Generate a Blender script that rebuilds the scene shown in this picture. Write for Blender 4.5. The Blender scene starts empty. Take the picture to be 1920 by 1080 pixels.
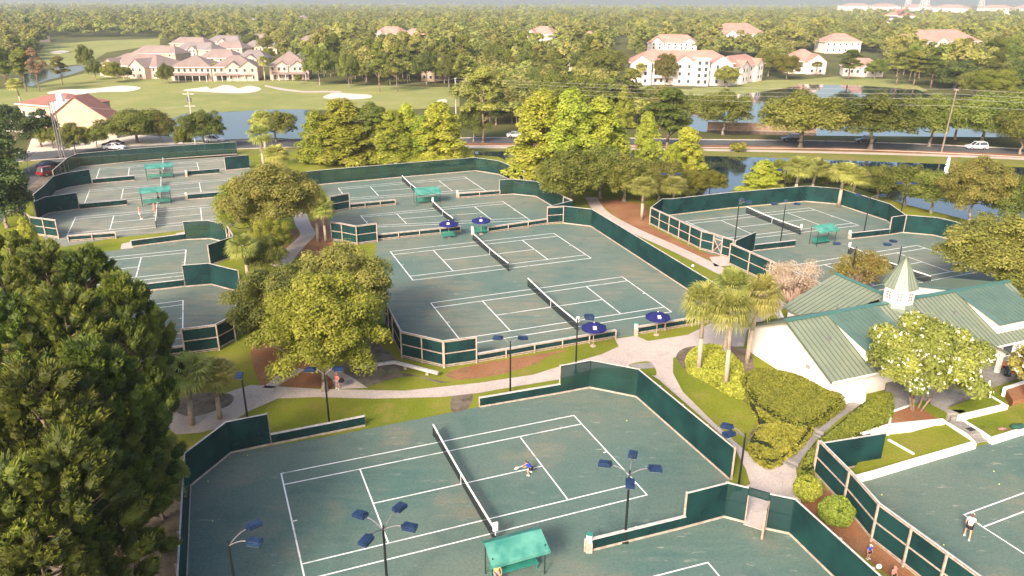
import bpy, math, random
import numpy as np
from mathutils import Vector, Matrix
from mathutils.geometry import tessellate_polygon
rnd = random.Random(7)
PI = math.pi
R = math.radians
scene = bpy.context.scene
COL = scene.collection

# ------------------------------------------------------------------ camera
F = 1408.0; PITCH = 0.3675; ROLL = 0.003; H = 32.24
_c, _s = math.cos(PITCH), math.sin(PITCH)
FW = Vector((0, _c, -_s)); _U = Vector((0, _s, _c)); _X = Vector((1, 0, 0))
CX = math.cos(ROLL) * _X + math.sin(ROLL) * _U
CY = -math.sin(ROLL) * _X + math.cos(ROLL) * _U
cam = bpy.data.cameras.new('camera'); camo = bpy.data.objects.new('camera', cam); COL.objects.link(camo)
cam.sensor_width = 36; cam.lens = F / 1920 * 36; cam.clip_start = 0.5; cam.clip_end = 20000
m = Matrix((CX, CY, -FW)).transposed().to_4x4(); m.translation = Vector((0, 0, H)); camo.matrix_world = m
scene.camera = camo
scene.render.resolution_x, scene.render.resolution_y = 1024, 576

# ------------------------------------------------------------------ light
SUN_EL = R(32); SUN_AZ = R(243)          # azimuth of the sun seen from above, measured from +X counter-clockwise
sd = Vector((math.cos(SUN_EL) * math.cos(SUN_AZ), math.cos(SUN_EL) * math.sin(SUN_AZ), math.sin(SUN_EL)))
sun = bpy.data.lights.new('sun', 'SUN'); sun.energy = 3.1; sun.angle = R(14.0); sun.color = (1.0, 0.87, 0.71)
suno = bpy.data.objects.new('sun', sun); COL.objects.link(suno)
suno.rotation_euler = sd.to_track_quat('Z', 'Y').to_euler(); suno.location = (-60, -60, 120)
world = bpy.data.worlds.new('World'); scene.world = world; world.use_nodes = True
wn = world.node_tree; sky = wn.nodes.new('ShaderNodeTexSky'); sky.sky_type = 'NISHITA'; sky.sun_disc = False
sky.sun_elevation = SUN_EL; sky.sun_rotation = PI / 2 - SUN_AZ; sky.dust_density = 5.0; sky.air_density = 1.0
bg = wn.nodes['Background']; bg.inputs[1].default_value = 0.15
wn.links.new(sky.outputs[0], bg.inputs[0])
scene.view_settings.view_transform = 'Standard'; scene.view_settings.look = 'None'
scene.view_settings.exposure = 0.98; scene.view_settings.gamma = 1.0; scene.view_settings.use_curve_mapping = False
try:
    scene.cycles.max_bounces = 6; scene.cycles.transparent_max_bounces = 12; scene.cycles.volume_bounces = 0
except Exception: pass

# ------------------------------------------------------------------ projection helpers (photo pixels, 1920 wide, to points on the ground)
def P(px, py, z=0.0):
    d = FW + (px - 960) / F * CX + (540 - py) / F * CY
    t = (z - H) / min(d.z, -1e-4)
    return Vector((d.x * t, d.y * t, z))
def J(p):
    q = Vector(p) - Vector((0, 0, H)); w = q.dot(FW)
    return (960 + F * q.dot(CX) / w, 540 - F * q.dot(CY) / w)
def hgt(bx, by, ty):
    b = P(bx, by); lo, hi = 0, 90
    for _ in range(40):
        mm = (lo + hi) / 2
        if J((b.x, b.y, mm))[1] > ty: lo = mm
        else: hi = mm
    return lo
def zl(x, y): return (40 + x * 420 / 1920, 250 + y * 420 / 1920)
def zm(x, y): return (580 + x * 520 / 1920, 280 + y * 520 / 1920)
def zr(x, y): return (1200 + x * 660 / 1920, 330 + y * 660 / 1920)
TH = 0.373
UU = Vector((math.cos(TH), math.sin(TH), 0)); VV = Vector((-math.sin(TH), math.cos(TH), 0))

# ------------------------------------------------------------------ materials
MT = {}
def mat(name, col, rough=0.8, metal=0.0, var=0.0, scale=3.0, col2=None, bump=0.0, bscale=20.0, spec=0.3, trans=0.0, detail=4.0, alpha=1.0, coords='Object', ramp=None):
    if name in MT: return MT[name]
    mm = bpy.data.materials.new(name); mm.use_nodes = True; nt = mm.node_tree; N = nt.nodes; L = nt.links
    b = N['Principled BSDF']; b.inputs['Roughness'].default_value = rough; b.inputs['Metallic'].default_value = metal
    b.inputs['Specular IOR Level'].default_value = spec
    b.inputs['Base Color'].default_value = (*col, 1)
    tc = N.new('ShaderNodeTexCoord')
    if col2 is not None or var > 0:
        nz = N.new('ShaderNodeTexNoise'); nz.inputs['Scale'].default_value = scale; nz.inputs['Detail'].default_value = detail
        L.new(tc.outputs[coords], nz.inputs['Vector'])
        rp = N.new('ShaderNodeValToRGB'); lo, hi = ramp or (0.35, 0.65)
        rp.color_ramp.elements[0].position = lo; rp.color_ramp.elements[1].position = hi
        c2 = col2 or tuple(c * (1 + var) for c in col); c1 = col if col2 else tuple(c * (1 - var) for c in col)
        rp.color_ramp.elements[0].color = (*c1, 1); rp.color_ramp.elements[1].color = (*c2, 1)
        L.new(nz.outputs['Fac'], rp.inputs['Fac']); L.new(rp.outputs[0], b.inputs['Base Color'])
    if bump > 0:
        n2 = N.new('ShaderNodeTexNoise'); n2.inputs['Scale'].default_value = bscale; n2.inputs['Detail'].default_value = 3
        L.new(tc.outputs[coords], n2.inputs['Vector'])
        bp = N.new('ShaderNodeBump'); bp.inputs['Strength'].default_value = bump; bp.inputs['Distance'].default_value = 0.05
        L.new(n2.outputs['Fac'], bp.inputs['Height']); L.new(bp.outputs[0], b.inputs['Normal'])
    out = N['Material Output']
    if alpha < 1:
        tr = N.new('ShaderNodeBsdfTransparent'); mx = N.new('ShaderNodeMixShader'); mx.inputs[0].default_value = alpha
        L.new(tr.outputs[0], mx.inputs[1]); L.new(b.outputs[0], mx.inputs[2]); L.new(mx.outputs[0], out.inputs[0])
    MT[name] = mm; return mm

def foliage(name, c1, c2, trans=0.42, hue=0.022):
    mm = bpy.data.materials.new(name); mm.use_nodes = True; nt = mm.node_tree; N = nt.nodes; L = nt.links
    b = N['Principled BSDF']; b.inputs['Roughness'].default_value = 0.6; b.inputs['Specular IOR Level'].default_value = 0.25
    at = N.new('ShaderNodeAttribute'); at.attribute_name = 'tint'
    mx = N.new('ShaderNodeMix'); mx.data_type = 'RGBA'; mx.inputs[6].default_value = (*c1, 1); mx.inputs[7].default_value = (*c2, 1)
    L.new(at.outputs['Fac'], mx.inputs[0])
    oi = N.new('ShaderNodeObjectInfo')
    hs = N.new('ShaderNodeHueSaturation')
    mr = N.new('ShaderNodeMapRange'); mr.inputs[3].default_value = 0.5 - hue; mr.inputs[4].default_value = 0.5 + hue
    mv = N.new('ShaderNodeMapRange'); mv.inputs[3].default_value = 0.72; mv.inputs[4].default_value = 1.28
    ml = N.new('ShaderNodeMath'); ml.operation = 'MULTIPLY'; ml.inputs[1].default_value = 7.31
    fr = N.new('ShaderNodeMath'); fr.operation = 'FRACT'
    L.new(oi.outputs['Random'], mr.inputs[0]); L.new(oi.outputs['Random'], ml.inputs[0]); L.new(ml.outputs[0], fr.inputs[0]); L.new(fr.outputs[0], mv.inputs[0])
    L.new(mr.outputs[0], hs.inputs['Hue']); L.new(mv.outputs[0], hs.inputs['Value']); L.new(mx.outputs[2], hs.inputs['Color'])
    L.new(hs.outputs[0], b.inputs['Base Color'])
    tl = N.new('ShaderNodeBsdfTranslucent'); L.new(hs.outputs[0], tl.inputs[0])
    ms = N.new('ShaderNodeMixShader'); ms.inputs[0].default_value = trans
    L.new(b.outputs[0], ms.inputs[1]); L.new(tl.outputs[0], ms.inputs[2]); L.new(ms.outputs[0], N['Material Output'].inputs[0])
    MT[name] = mm; return mm

def court_material(name='court_clay', g=(0.07, 0.15, 0.125), t=(0.19, 0.215, 0.155), lo=.36, hi=.66):
    mm = bpy.data.materials.new(name); mm.use_nodes = True; nt = mm.node_tree; N = nt.nodes; L = nt.links
    b = N['Principled BSDF']; b.inputs['Roughness'].default_value = 0.9; b.inputs['Specular IOR Level'].default_value = 0.12
    tc = N.new('ShaderNodeTexCoord')
    def noise(scale, detail, lo, hi, mp=None, rough=.5):
        n = N.new('ShaderNodeTexNoise'); n.inputs['Scale'].default_value = scale; n.inputs['Detail'].default_value = detail; n.inputs['Roughness'].default_value = rough
        src = tc.outputs['Object']
        if mp:
            k = N.new('ShaderNodeMapping'); k.inputs['Rotation'].default_value = (0, 0, mp[0]); k.inputs['Scale'].default_value = mp[1]
            L.new(src, k.inputs[0]); src = k.outputs[0]
        L.new(src, n.inputs['Vector']); r = N.new('ShaderNodeMapRange'); r.inputs[1].default_value = lo; r.inputs[2].default_value = hi
        L.new(n.outputs['Fac'], r.inputs[0]); return r.outputs[0]
    def mix(fac, a, c, mode='MIX'):
        k = N.new('ShaderNodeMix'); k.data_type = 'RGBA'; k.blend_type = mode
        if hasattr(fac, 'links'): L.new(fac, k.inputs[0])
        else: k.inputs[0].default_value = fac
        for i, v in ((6, a), (7, c)):
            if hasattr(v, 'links'): L.new(v, k.inputs[i])
            else: k.inputs[i].default_value = (*v, 1)
        return k.outputs[2]
    big = noise(0.05, 4, lo, hi)
    base = mix(big, g, t)
    dry = noise(0.16, 4, 0.55, 0.75)
    base = mix(dry, base, (0.22, 0.20, 0.145))
    st = noise(0.9, 4, 0.42, 0.75, (-TH, (0.25, 1.6, 1)))      # drag-brush streaks along the court
    base = mix(st, base, (0.115, 0.165, 0.14))
    scuff = noise(1.1, 5, 0.60, 0.72, (-TH + .5, (.5, 1.5, 1)), .7)
    patch = noise(0.11, 2, .44, .56)
    sm_ = N.new('ShaderNodeMath'); sm_.operation = 'MULTIPLY'; L.new(scuff, sm_.inputs[0]); L.new(patch, sm_.inputs[1])
    base = mix(sm_.outputs[0], base, (0.30, 0.31, 0.25))
    damp = noise(0.35, 3, .56, .70)
    dm = N.new('ShaderNodeMath'); dm.operation = 'MULTIPLY'; dm.inputs[1].default_value = .3; L.new(damp, dm.inputs[0])
    base = mix(dm.outputs[0], base, (0.05, 0.10, 0.095))
    fine = noise(5.5, 6, 0.25, 0.8, None, .75)
    k = N.new('ShaderNodeMapRange'); k.inputs[3].default_value = 0.72; k.inputs[4].default_value = 1.32; L.new(fine, k.inputs[0])
    cb = N.new('ShaderNodeCombineColor'); [L.new(k.outputs[0], cb.inputs[i]) for i in range(3)]
    base = mix(1.0, base, cb.outputs[0], 'MULTIPLY')
    L.new(base, b.inputs['Base Color'])
    bp = N.new('ShaderNodeBump'); bp.inputs['Strength'].default_value = 0.3; bp.inputs['Distance'].default_value = 0.03
    L.new(fine, bp.inputs['Height']); L.new(bp.outputs[0], b.inputs['Normal'])
    MT[name] = mm; return mm

def ground_material(name, c1, c2, c3, s1=0.05, s2=0.7, s3=6.0):
    mm = bpy.data.materials.new(name); mm.use_nodes = True; nt = mm.node_tree; N = nt.nodes; L = nt.links
    b = N['Principled BSDF']; b.inputs['Roughness'].default_value = 0.95; b.inputs['Specular IOR Level'].default_value = 0.1
    tc = N.new('ShaderNodeTexCoord')
    def nz(s, d, lo, hi):
        n = N.new('ShaderNodeTexNoise'); n.inputs['Scale'].default_value = s; n.inputs['Detail'].default_value = d; n.inputs['Roughness'].default_value = .65
        L.new(tc.outputs['Object'], n.inputs['Vector']); r = N.new('ShaderNodeMapRange'); r.inputs[1].default_value = lo; r.inputs[2].default_value = hi
        L.new(n.outputs['Fac'], r.inputs[0]); return r.outputs[0]
    a = N.new('ShaderNodeMix'); a.data_type = 'RGBA'; a.inputs[6].default_value = (*c1, 1); a.inputs[7].default_value = (*c2, 1); L.new(nz(s1, 4, .38, .62), a.inputs[0])
    d = N.new('ShaderNodeMix'); d.data_type = 'RGBA'; d.inputs[7].default_value = (*c3, 1); L.new(a.outputs[2], d.inputs[6]); L.new(nz(s2, 5, .5, .72), d.inputs[0])
    f = nz(s3, 5, .2, .8)
    k = N.new('ShaderNodeMapRange'); k.inputs[3].default_value = 0.65; k.inputs[4].default_value = 1.35; L.new(f, k.inputs[0])
    cb = N.new('ShaderNodeCombineColor'); [L.new(k.outputs[0], cb.inputs[i]) for i in range(3)]
    e = N.new('ShaderNodeMix'); e.data_type = 'RGBA'; e.blend_type = 'MULTIPLY'; e.inputs[0].default_value = 1; L.new(d.outputs[2], e.inputs[6]); L.new(cb.outputs[0], e.inputs[7])
    L.new(e.outputs[2], b.inputs['Base Color'])
    bp = N.new('ShaderNodeBump'); bp.inputs['Strength'].default_value = 0.5; bp.inputs['Distance'].default_value = 0.06
    L.new(f, bp.inputs['Height']); L.new(bp.outputs[0], b.inputs['Normal'])
    MT[name] = mm; return mm

def seam_roof(name, c1, c2, ax, width=0.45):
    """standing seam metal; ax = unit vector (object space) across the seams"""
    mm = bpy.data.materials.new(name); mm.use_nodes = True; nt = mm.node_tree; N = nt.nodes; L = nt.links
    b = N['Principled BSDF']; b.inputs['Roughness'].default_value = 0.42; b.inputs['Specular IOR Level'].default_value = 0.5
    tc = N.new('ShaderNodeTexCoord'); n = N.new('ShaderNodeTexNoise'); n.inputs['Scale'].default_value = 0.5; n.inputs['Detail'].default_value = 5
    L.new(tc.outputs['Object'], n.inputs['Vector'])
    r = N.new('ShaderNodeMapRange'); r.inputs[1].default_value = .35; r.inputs[2].default_value = .65; L.new(n.outputs['Fac'], r.inputs[0])
    a = N.new('ShaderNodeMix'); a.data_type = 'RGBA'; a.inputs[6].default_value = (*c1, 1); a.inputs[7].default_value = (*c2, 1); L.new(r.outputs[0], a.inputs[0])
    L.new(a.outputs[2], b.inputs['Base Color'])
    MT[name] = mm; return mm

grass = ground_material('grass', (0.13, 0.165, 0.015), (0.21, 0.22, 0.025), (0.24, 0.20, 0.05), .06, .35, 7)
fairway = ground_material('fairway_grass', (0.2, 0.22, 0.07), (0.26, 0.26, 0.09), (0.29, 0.27, 0.11), .02, .08, 2)
floorm = ground_material('forest_floor', (0.07, 0.08, 0.025), (0.11, 0.11, 0.035), (0.13, 0.09, 0.045), .03, .3, 3)
verge = ground_material('verge_grass', (0.14, 0.16, 0.035), (0.2, 0.19, 0.05), (0.22, 0.16, 0.07), .05, .2, 3)
mulch = ground_material('pine_straw_mulch', (0.24, 0.105, 0.05), (0.32, 0.16, 0.085), (0.17, 0.10, 0.06), .2, .8, 8)
dirt = ground_material('bare_dirt', (0.13, 0.10, 0.075), (0.22, 0.18, 0.14), (0.08, 0.06, 0.045), .3, .9, 7)
sandm = ground_material('sand', (0.62, 0.53, 0.44), (0.7, 0.6, 0.5), (0.55, 0.48, 0.4), .1, .5, 3)
conc = ground_material('concrete', (0.46, 0.385, 0.345), (0.53, 0.45, 0.405), (0.38, 0.32, 0.29), .15, .6, 9)
conc2 = ground_material('grey_concrete', (0.25, 0.23, 0.22), (0.31, 0.29, 0.27), (0.2, 0.19, 0.17), .3, .9, 9)
asph = ground_material('asphalt', (0.085, 0.085, 0.09), (0.11, 0.11, 0.115), (0.07, 0.07, 0.075), .1, .5, 5)
court = court_material(g=(0.066, 0.135, 0.122), t=(0.165, 0.185, 0.145), lo=.34, hi=.68)
court_mid = court_material('court_clay_drier', (0.075, 0.145, 0.132), (0.205, 0.205, 0.158), .32, .62)
court_dry = court_material('court_clay_dry', (0.14, 0.17, 0.155), (0.27, 0.25, 0.20), .30, .58)
linem = mat('court_tape', (0.36, 0.40, 0.36), .7, col2=(0.8, 0.8, 0.78), scale=.9, detail=6, ramp=(.28, .46))
fscr = mat('windscreen_fabric', (0.004, 0.026, 0.028), .75, col2=(0.009, 0.05, 0.048), scale=.45, alpha=0.9, spec=.2, bump=.6, bscale=1.6)
fscr_thin = mat('open_windscreen_fabric', (0.006, 0.032, 0.032), .75, col2=(0.012, 0.055, 0.05), scale=.45, alpha=0.66, spec=.2, bump=.6, bscale=1.6)
wood = mat('weathered_timber', (0.33, 0.25, 0.20), .8, col2=(0.5, 0.40, 0.33), scale=4, bump=.2, bscale=9)
capw = mat('pale_timber', (0.42, 0.38, 0.36), .7, col2=(0.6, 0.55, 0.52), scale=3)
darkrail = mat('dark_green_timber', (0.012, 0.04, 0.035), .6, var=.2)
white = mat('white_paint', (0.78, 0.74, 0.70), .6, var=.05, scale=1.2)
stucco = mat('white_stucco', (0.80, 0.72, 0.66), .85, col2=(0.84, 0.78, 0.72), scale=.7, bump=.15, bscale=14)
pole_m = mat('bronze_pole', (0.012, 0.014, 0.016), .5, spec=.4)
arm_m = mat('grey_arm', (0.16, 0.15, 0.16), .5)
head_m = mat('lamp_housing_sky_tint', (0.012, 0.028, 0.075), .4, var=.35, scale=3, spec=.5)  # bronze housing; the sky's blue reflection is painted into its base colour
lens_m = mat('lamp_lens', (0.25, 0.25, 0.25), .2)
netm = mat('net_mesh', (0.012, 0.016, 0.018), .9, alpha=.42)
tealroof = mat('teal_canopy', (0.03, 0.18, 0.145), .6, col2=(0.10, 0.30, 0.24), scale=1.1, spec=.3)
teal = mat('teal_paint', (0.03, 0.22, 0.165), .45, var=.12, scale=2)
navy = mat('navy_canvas', (0.012, 0.014, 0.11), .7, var=.2, scale=2)
water = mat('pond_water', (0.004, 0.018, 0.03), .05, spec=.9, bump=.25, bscale=.35)
olive1 = (0.17, 0.2, 0.12); olive2 = (0.2, 0.235, 0.15)
mroof_lit = seam_roof('metal_roof_lit', (0.165, 0.195, 0.14), (0.20, 0.225, 0.16), None)  # olive tone of the sunlit slopes put into the metal's colour
mroof_shade = seam_roof('metal_roof_shaded', (0.07, 0.135, 0.115), (0.10, 0.165, 0.135), None)  # same metal; cooler reflection of flatter and turned-away slopes painted as teal
seam = mat('roof_seam', (0.10, 0.125, 0.09), .5)
ridgec = mat('teal_ridge_cap', (0.06, 0.16, 0.135), .45)
glass = mat('window_glass', (0.05, 0.06, 0.07), .15, spec=.8)
bark = mat('bark', (0.16, 0.11, 0.075), .9, col2=(0.24, 0.17, 0.12), scale=3)
barkd = mat('grey_bark', (0.2, 0.16, 0.13), .9, col2=(0.3, 0.25, 0.2), scale=3)
pbark = mat('palm_bark', (0.33, 0.26, 0.2), .9, col2=(0.45, 0.36, 0.28), scale=5)
skin = mat('skin', (0.58, 0.3, 0.2), .6)
f_oak = foliage('oak_leaves', (0.115, 0.14, 0.022), (0.28, 0.29, 0.06))
f_brt = foliage('bright_leaves', (0.15, 0.165, 0.02), (0.34, 0.325, 0.05))
f_cyp = foliage('cypress_leaves', (0.27, 0.33, 0.035), (0.47, 0.49, 0.08))
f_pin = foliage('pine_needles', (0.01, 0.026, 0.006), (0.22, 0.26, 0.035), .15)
f_far = foliage('far_leaves', (0.15, 0.17, 0.035), (0.4, 0.39, 0.1), .3, .02)
f_drk = foliage('dark_leaves', (0.03, 0.055, 0.014), (0.11, 0.14, 0.03), .15)
f_plm = foliage('palm_fronds', (0.2, 0.22, 0.04), (0.5, 0.48, 0.13), .3)
f_hdg = foliage('hedge_leaves', (0.11, 0.145, 0.02), (0.31, 0.33, 0.045), .2)
f_myr = foliage('myrtle_leaves', (0.14, 0.155, 0.03), (0.34, 0.32, 0.07), .3)
f_red = foliage('rusty_needles', (0.2, 0.12, 0.06), (0.34, 0.22, 0.13), .2)
f_rst = foliage('rusty_leaves', (0.30, 0.17, 0.05), (0.30, 0.27, 0.05), .2)
f_twg = foliage('bare_twigs', (0.32, 0.22, 0.16), (0.52, 0.38, 0.3), .1)
f_grs = foliage('border_grass', (0.15, 0.19, 0.02), (0.4, 0.4, 0.06), .25)
flower = mat('white_blossom', (0.78, 0.72, 0.6), .7)

# ------------------------------------------------------------------ object helpers
def tag(o, label=None, cat=None, group=None, kind=None):
    if label: o['label'] = label
    if cat: o['category'] = cat
    if group: o['group'] = group
    if kind: o['kind'] = kind
    return o
def empty(name, loc, rz=0, label=None, cat=None, group=None):
    o = bpy.data.objects.new(name, None); COL.objects.link(o); o.location = loc; o.rotation_euler = (0, 0, rz); o.empty_display_size = .3
    return tag(o, label, cat, group)
class MB:
    def __init__(s): s.v = []; s.f = []; s.m = []
    def add(s, vs, fs, mi=0):
        n = len(s.v); s.v += [tuple(v) for v in vs]; s.f += [tuple(i + n for i in f) for f in fs]; s.m += [mi] * len(fs); return s
    def box(s, c, d, rz=0, mi=0, rot=None):
        x, y, z = d[0] / 2, d[1] / 2, d[2] / 2
        vs = [Vector((a * x, b * y, e * z)) for a in (-1, 1) for b in (-1, 1) for e in (-1, 1)]
        M = rot or Matrix.Rotation(rz, 3, 'Z')
        return s.add([M @ v + Vector(c) for v in vs], [(0, 1, 3, 2), (4, 6, 7, 5), (0, 4, 5, 1), (2, 3, 7, 6), (0, 2, 6, 4), (1, 5, 7, 3)], mi)
    def bar(s, a, b, w, h, mi=0):
        a, b = Vector(a), Vector(b); d = b - a; L = d.length
        if L < 1e-5: return s
        x = d / L; up = Vector((0, 0, 1))
        if abs(x.z) > .98: up = Vector((0, 1, 0))
        y = up.cross(x).normalized(); z = x.cross(y)
        return s.box((a + b) / 2, (L, w, h), rot=Matrix((x, y, z)).transposed(), mi=mi)
    def tube(s, a, b, r0, r1=None, n=8, mi=0, cap=True):
        a, b = Vector(a), Vector(b); r1 = r0 if r1 is None else r1; d = (b - a).normalized()
        up = Vector((0, 0, 1)) if abs(d.z) < .95 else Vector((1, 0, 0)); x = up.cross(d).normalized(); y = d.cross(x)
        vs = [a + (x * math.cos(t) + y * math.sin(t)) * r0 for t in [2 * PI * i / n for i in range(n)]] + [b + (x * math.cos(t) + y * math.sin(t)) * r1 for t in [2 * PI * i / n for i in range(n)]]
        fs = [(i, (i + 1) % n, n + (i + 1) % n, n + i) for i in range(n)]
        if cap: fs += [tuple(range(n))[::-1], tuple(range(n, 2 * n))]
        return s.add(vs, fs, mi)
    def path(s, pts, rs, n=6, mi=0):
        for i in range(len(pts) - 1): s.tube(pts[i], pts[i + 1], rs[i], rs[i + 1], n, mi)
        return s
    def prism(s, poly, a, b, mi=0):
        """poly: list of 3d points; extruded by vector from offset a to b"""
        a, b = Vector(a), Vector(b); n = len(poly)
        vs = [Vector(p) + a for p in poly] + [Vector(p) + b for p in poly]
        return s.add(vs, [tuple(range(n))[::-1], tuple(range(n, 2 * n))] + [(i, (i + 1) % n, n + (i + 1) % n, n + i) for i in range(n)], mi)
    def slab(s, q, t, mi=0):
        """thick sheet from a planar polygon q, thickness t downward along normal"""
        q = [Vector(p) for p in q]; nr = (q[1] - q[0]).cross(q[2] - q[0]).normalized()
        if nr.z < 0: nr = -nr
        return s.prism(q, (0, 0, 0), -nr * t, mi)
    def sphere(s, c, r, n=8, k=5, mi=0):
        r = (r, r, r) if not isinstance(r, (tuple, list)) else r; vs = []; fs = []
        for j in range(k + 1):
            for i in range(n):
                a = 2 * PI * i / n; b = PI * j / k
                vs.append((c[0] + r[0] * math.sin(b) * math.cos(a), c[1] + r[1] * math.sin(b) * math.sin(a), c[2] + r[2] * math.cos(b)))
        for j in range(k):
            for i in range(n): fs.append((j * n + i, (j + 1) * n + i, (j + 1) * n + (i + 1) % n, j * n + (i + 1) % n))
        return s.add(vs, fs, mi)
    def mesh(s, name, mats, smooth=False):
        me = bpy.data.meshes.new(name); me.from_pydata(s.v, [], s.f)
        for mm in (mats if isinstance(mats, (list, tuple)) else [mats]): me.materials.append(mm)
        me.polygons.foreach_set('material_index', s.m)
        if smooth: me.polygons.foreach_set('use_smooth', [True] * len(s.f))
        me.update(); return me
    def build(s, name, mats, parent=None, loc=None, smooth=False, bevel=0):
        me = s.mesh(name, mats, smooth)
        return link(name, me, parent, loc, bevel)
def link(name, me, parent=None, loc=None, bevel=0):
    o = bpy.data.objects.new(name, me); COL.objects.link(o)
    if parent: o.parent = parent
    if loc is not None: o.location = loc
    if bevel:
        b = o.modifiers.new('bevel', 'BEVEL'); b.width = bevel; b.segments = 2; b.limit_method = 'ANGLE'
    return o
def copy_tree(o, loc=None, rz=None, scale=None, label=None, parent=None):
    c = o.copy(); COL.objects.link(c); c.parent = parent
    for ch in o.children: copy_tree(ch, parent=c)
    if loc is not None: c.location = loc
    if rz is not None: c.rotation_euler = (0, 0, rz)
    if scale is not None: c.scale = scale if isinstance(scale, (tuple, list)) else (scale,) * 3
    if label: c['label'] = label
    return c
def place(first, used, *a, **k):
    """first use moves the prototype itself, later uses copy it"""
    if first not in used:
        used.add(first)
        if k.get('loc') is not None: first.location = k['loc']
        if k.get('rz') is not None: first.rotation_euler = (0, 0, k['rz'])
        if k.get('scale') is not None: first.scale = k['scale'] if isinstance(k['scale'], (tuple, list)) else (k['scale'],) * 3
        if k.get('label'): first['label'] = k['label']
        return first
    return copy_tree(first, **k)
used = set()

def catmull(pts, n=5, closed=True):
    out = []; L = len(pts)
    for i in range(L if closed else L - 1):
        p0, p1, p2, p3 = (pts[(i + k) % L] if closed else pts[max(0, min(L - 1, i + k))] for k in (-1, 0, 1, 2))
        for j in range(n):
            t = j / n; out.append(.5 * ((2 * p1) + (p2 - p0) * t + (2 * p0 - 5 * p1 + 4 * p2 - p3) * t * t + (3 * p1 - p0 - 3 * p2 + p3) * t ** 3))
    if not closed: out.append(pts[-1])
    return out
def sheet(name, px, m, z, smooth=False, world_pts=None, kind='structure', parent=None):
    pts = world_pts or [P(*p) for p in px]
    pts = [Vector((p[0], p[1], 0)) for p in pts]
    if smooth: pts = catmull(pts)
    tri = tessellate_polygon([pts])
    area = sum((pts[i].x * pts[(i + 1) % len(pts)].y - pts[(i + 1) % len(pts)].x * pts[i].y) for i in range(len(pts)))
    b = MB(); fs = []
    for t in tri:
        a, c, d = (pts[i] for i in t)
        fs.append(tuple(t) if (c - a).cross(d - a).z > 0 else tuple(t)[::-1])
    b.add([(p.x, p.y, z) for p in pts], fs)
    o = b.build(name, m, parent)
    if kind and not parent: tag(o, kind=kind)
    return o
def ribbon(name, px, w, m, z, world_pts=None):
    pts = catmull(world_pts or [P(*p) for p in px], 6, False); b = MB(); vs = []
    for i, p in enumerate(pts):
        d = (pts[min(i + 1, len(pts) - 1)] - pts[max(i - 1, 0)]).normalized(); n = Vector((-d.y, d.x, 0))
        ww = w if not callable(w) else w(i / (len(pts) - 1))
        vs += [(p + n * ww / 2).to_tuple()[:2] + (z,), (p - n * ww / 2).to_tuple()[:2] + (z,)]
    b.add(vs, [(2 * i, 2 * i + 1, 2 * i + 3, 2 * i + 2) for i in range(len(pts) - 1)])
    return tag(b.build(name, m), kind='structure')

# ------------------------------------------------------------------ ground, water, roads
g = MB(); n = 64
g.add([(0, 0, 0)] + [(4300 * math.cos(2 * PI * i / n), 4300 * math.sin(2 * PI * i / n) + 0, 0) for i in range(n)], [(0, 1 + i, 1 + (i + 1) % n) for i in range(n)])
tag(g.build('ground', floorm), kind='structure')
sheet('lawn', [(-150, 1250), (-150, 330), (60, 300), (560, 272), (870, 275), (1920, 300), (2400, 330), (2400, 1250)], grass, .008)
sheet('verge', [(0, 320), (0, 288), (560, 266), (870, 268), (1300, 268), (2000, 292), (2000, 312), (1300, 293), (870, 284), (560, 285)], verge, .016)
sheet('golf_fairway', [(-60, 172), (60, 162), (165, 136), (330, 145), (560, 152), (700, 160), (860, 164), (862, 200), (720, 208), (567, 206), (430, 209), (312, 228), (200, 214), (60, 198), (-60, 200)], fairway, .03)
sheet('far_fairway', [(60, 112), (85, 84), (190, 76), (300, 72), (300, 84), (200, 98), (165, 120), (100, 124)], fairway, .03)
sheet('far_green', [(545, 43), (560, 36), (580, 40), (575, 44)], fairway, .03)
sheet('lake_lawn', [(1290, 172), (1300, 165), (1440, 168), (1500, 150), (1600, 140), (1700, 152), (1740, 170), (1700, 178), (1500, 166)], fairway, .03)
sheet('apartment_lawn', [(1160, 172), (1180, 160), (1300, 168), (1440, 150), (1500, 150), (1500, 170), (1400, 180), (1290, 180)], fairway, .035)
for k, pts in enumerate(([(88, 174), (120, 168), (170, 167), (230, 161), (264, 165), (240, 172), (190, 173), (150, 177), (110, 178)], [(343, 170), (372, 165), (388, 163), (396, 167), (420, 160), (440, 163), (447, 166), (468, 161), (490, 167), (470, 174), (430, 175), (390, 173)], [(606, 182), (628, 174), (655, 176), (692, 178), (694, 184), (650, 187), (620, 186)], [(816, 194), (822, 188), (836, 187), (836, 193)], [(93, 98), (115, 95), (130, 97), (110, 101)], [(142, 95), (152, 93), (154, 96)])):
    sheet('sand_bunker', pts, sandm, .07, True)
sheet('cart_path', [(498, 160), (530, 166), (570, 171), (640, 171), (640, 173), (570, 174), (525, 169), (495, 162)], conc, .06)
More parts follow.
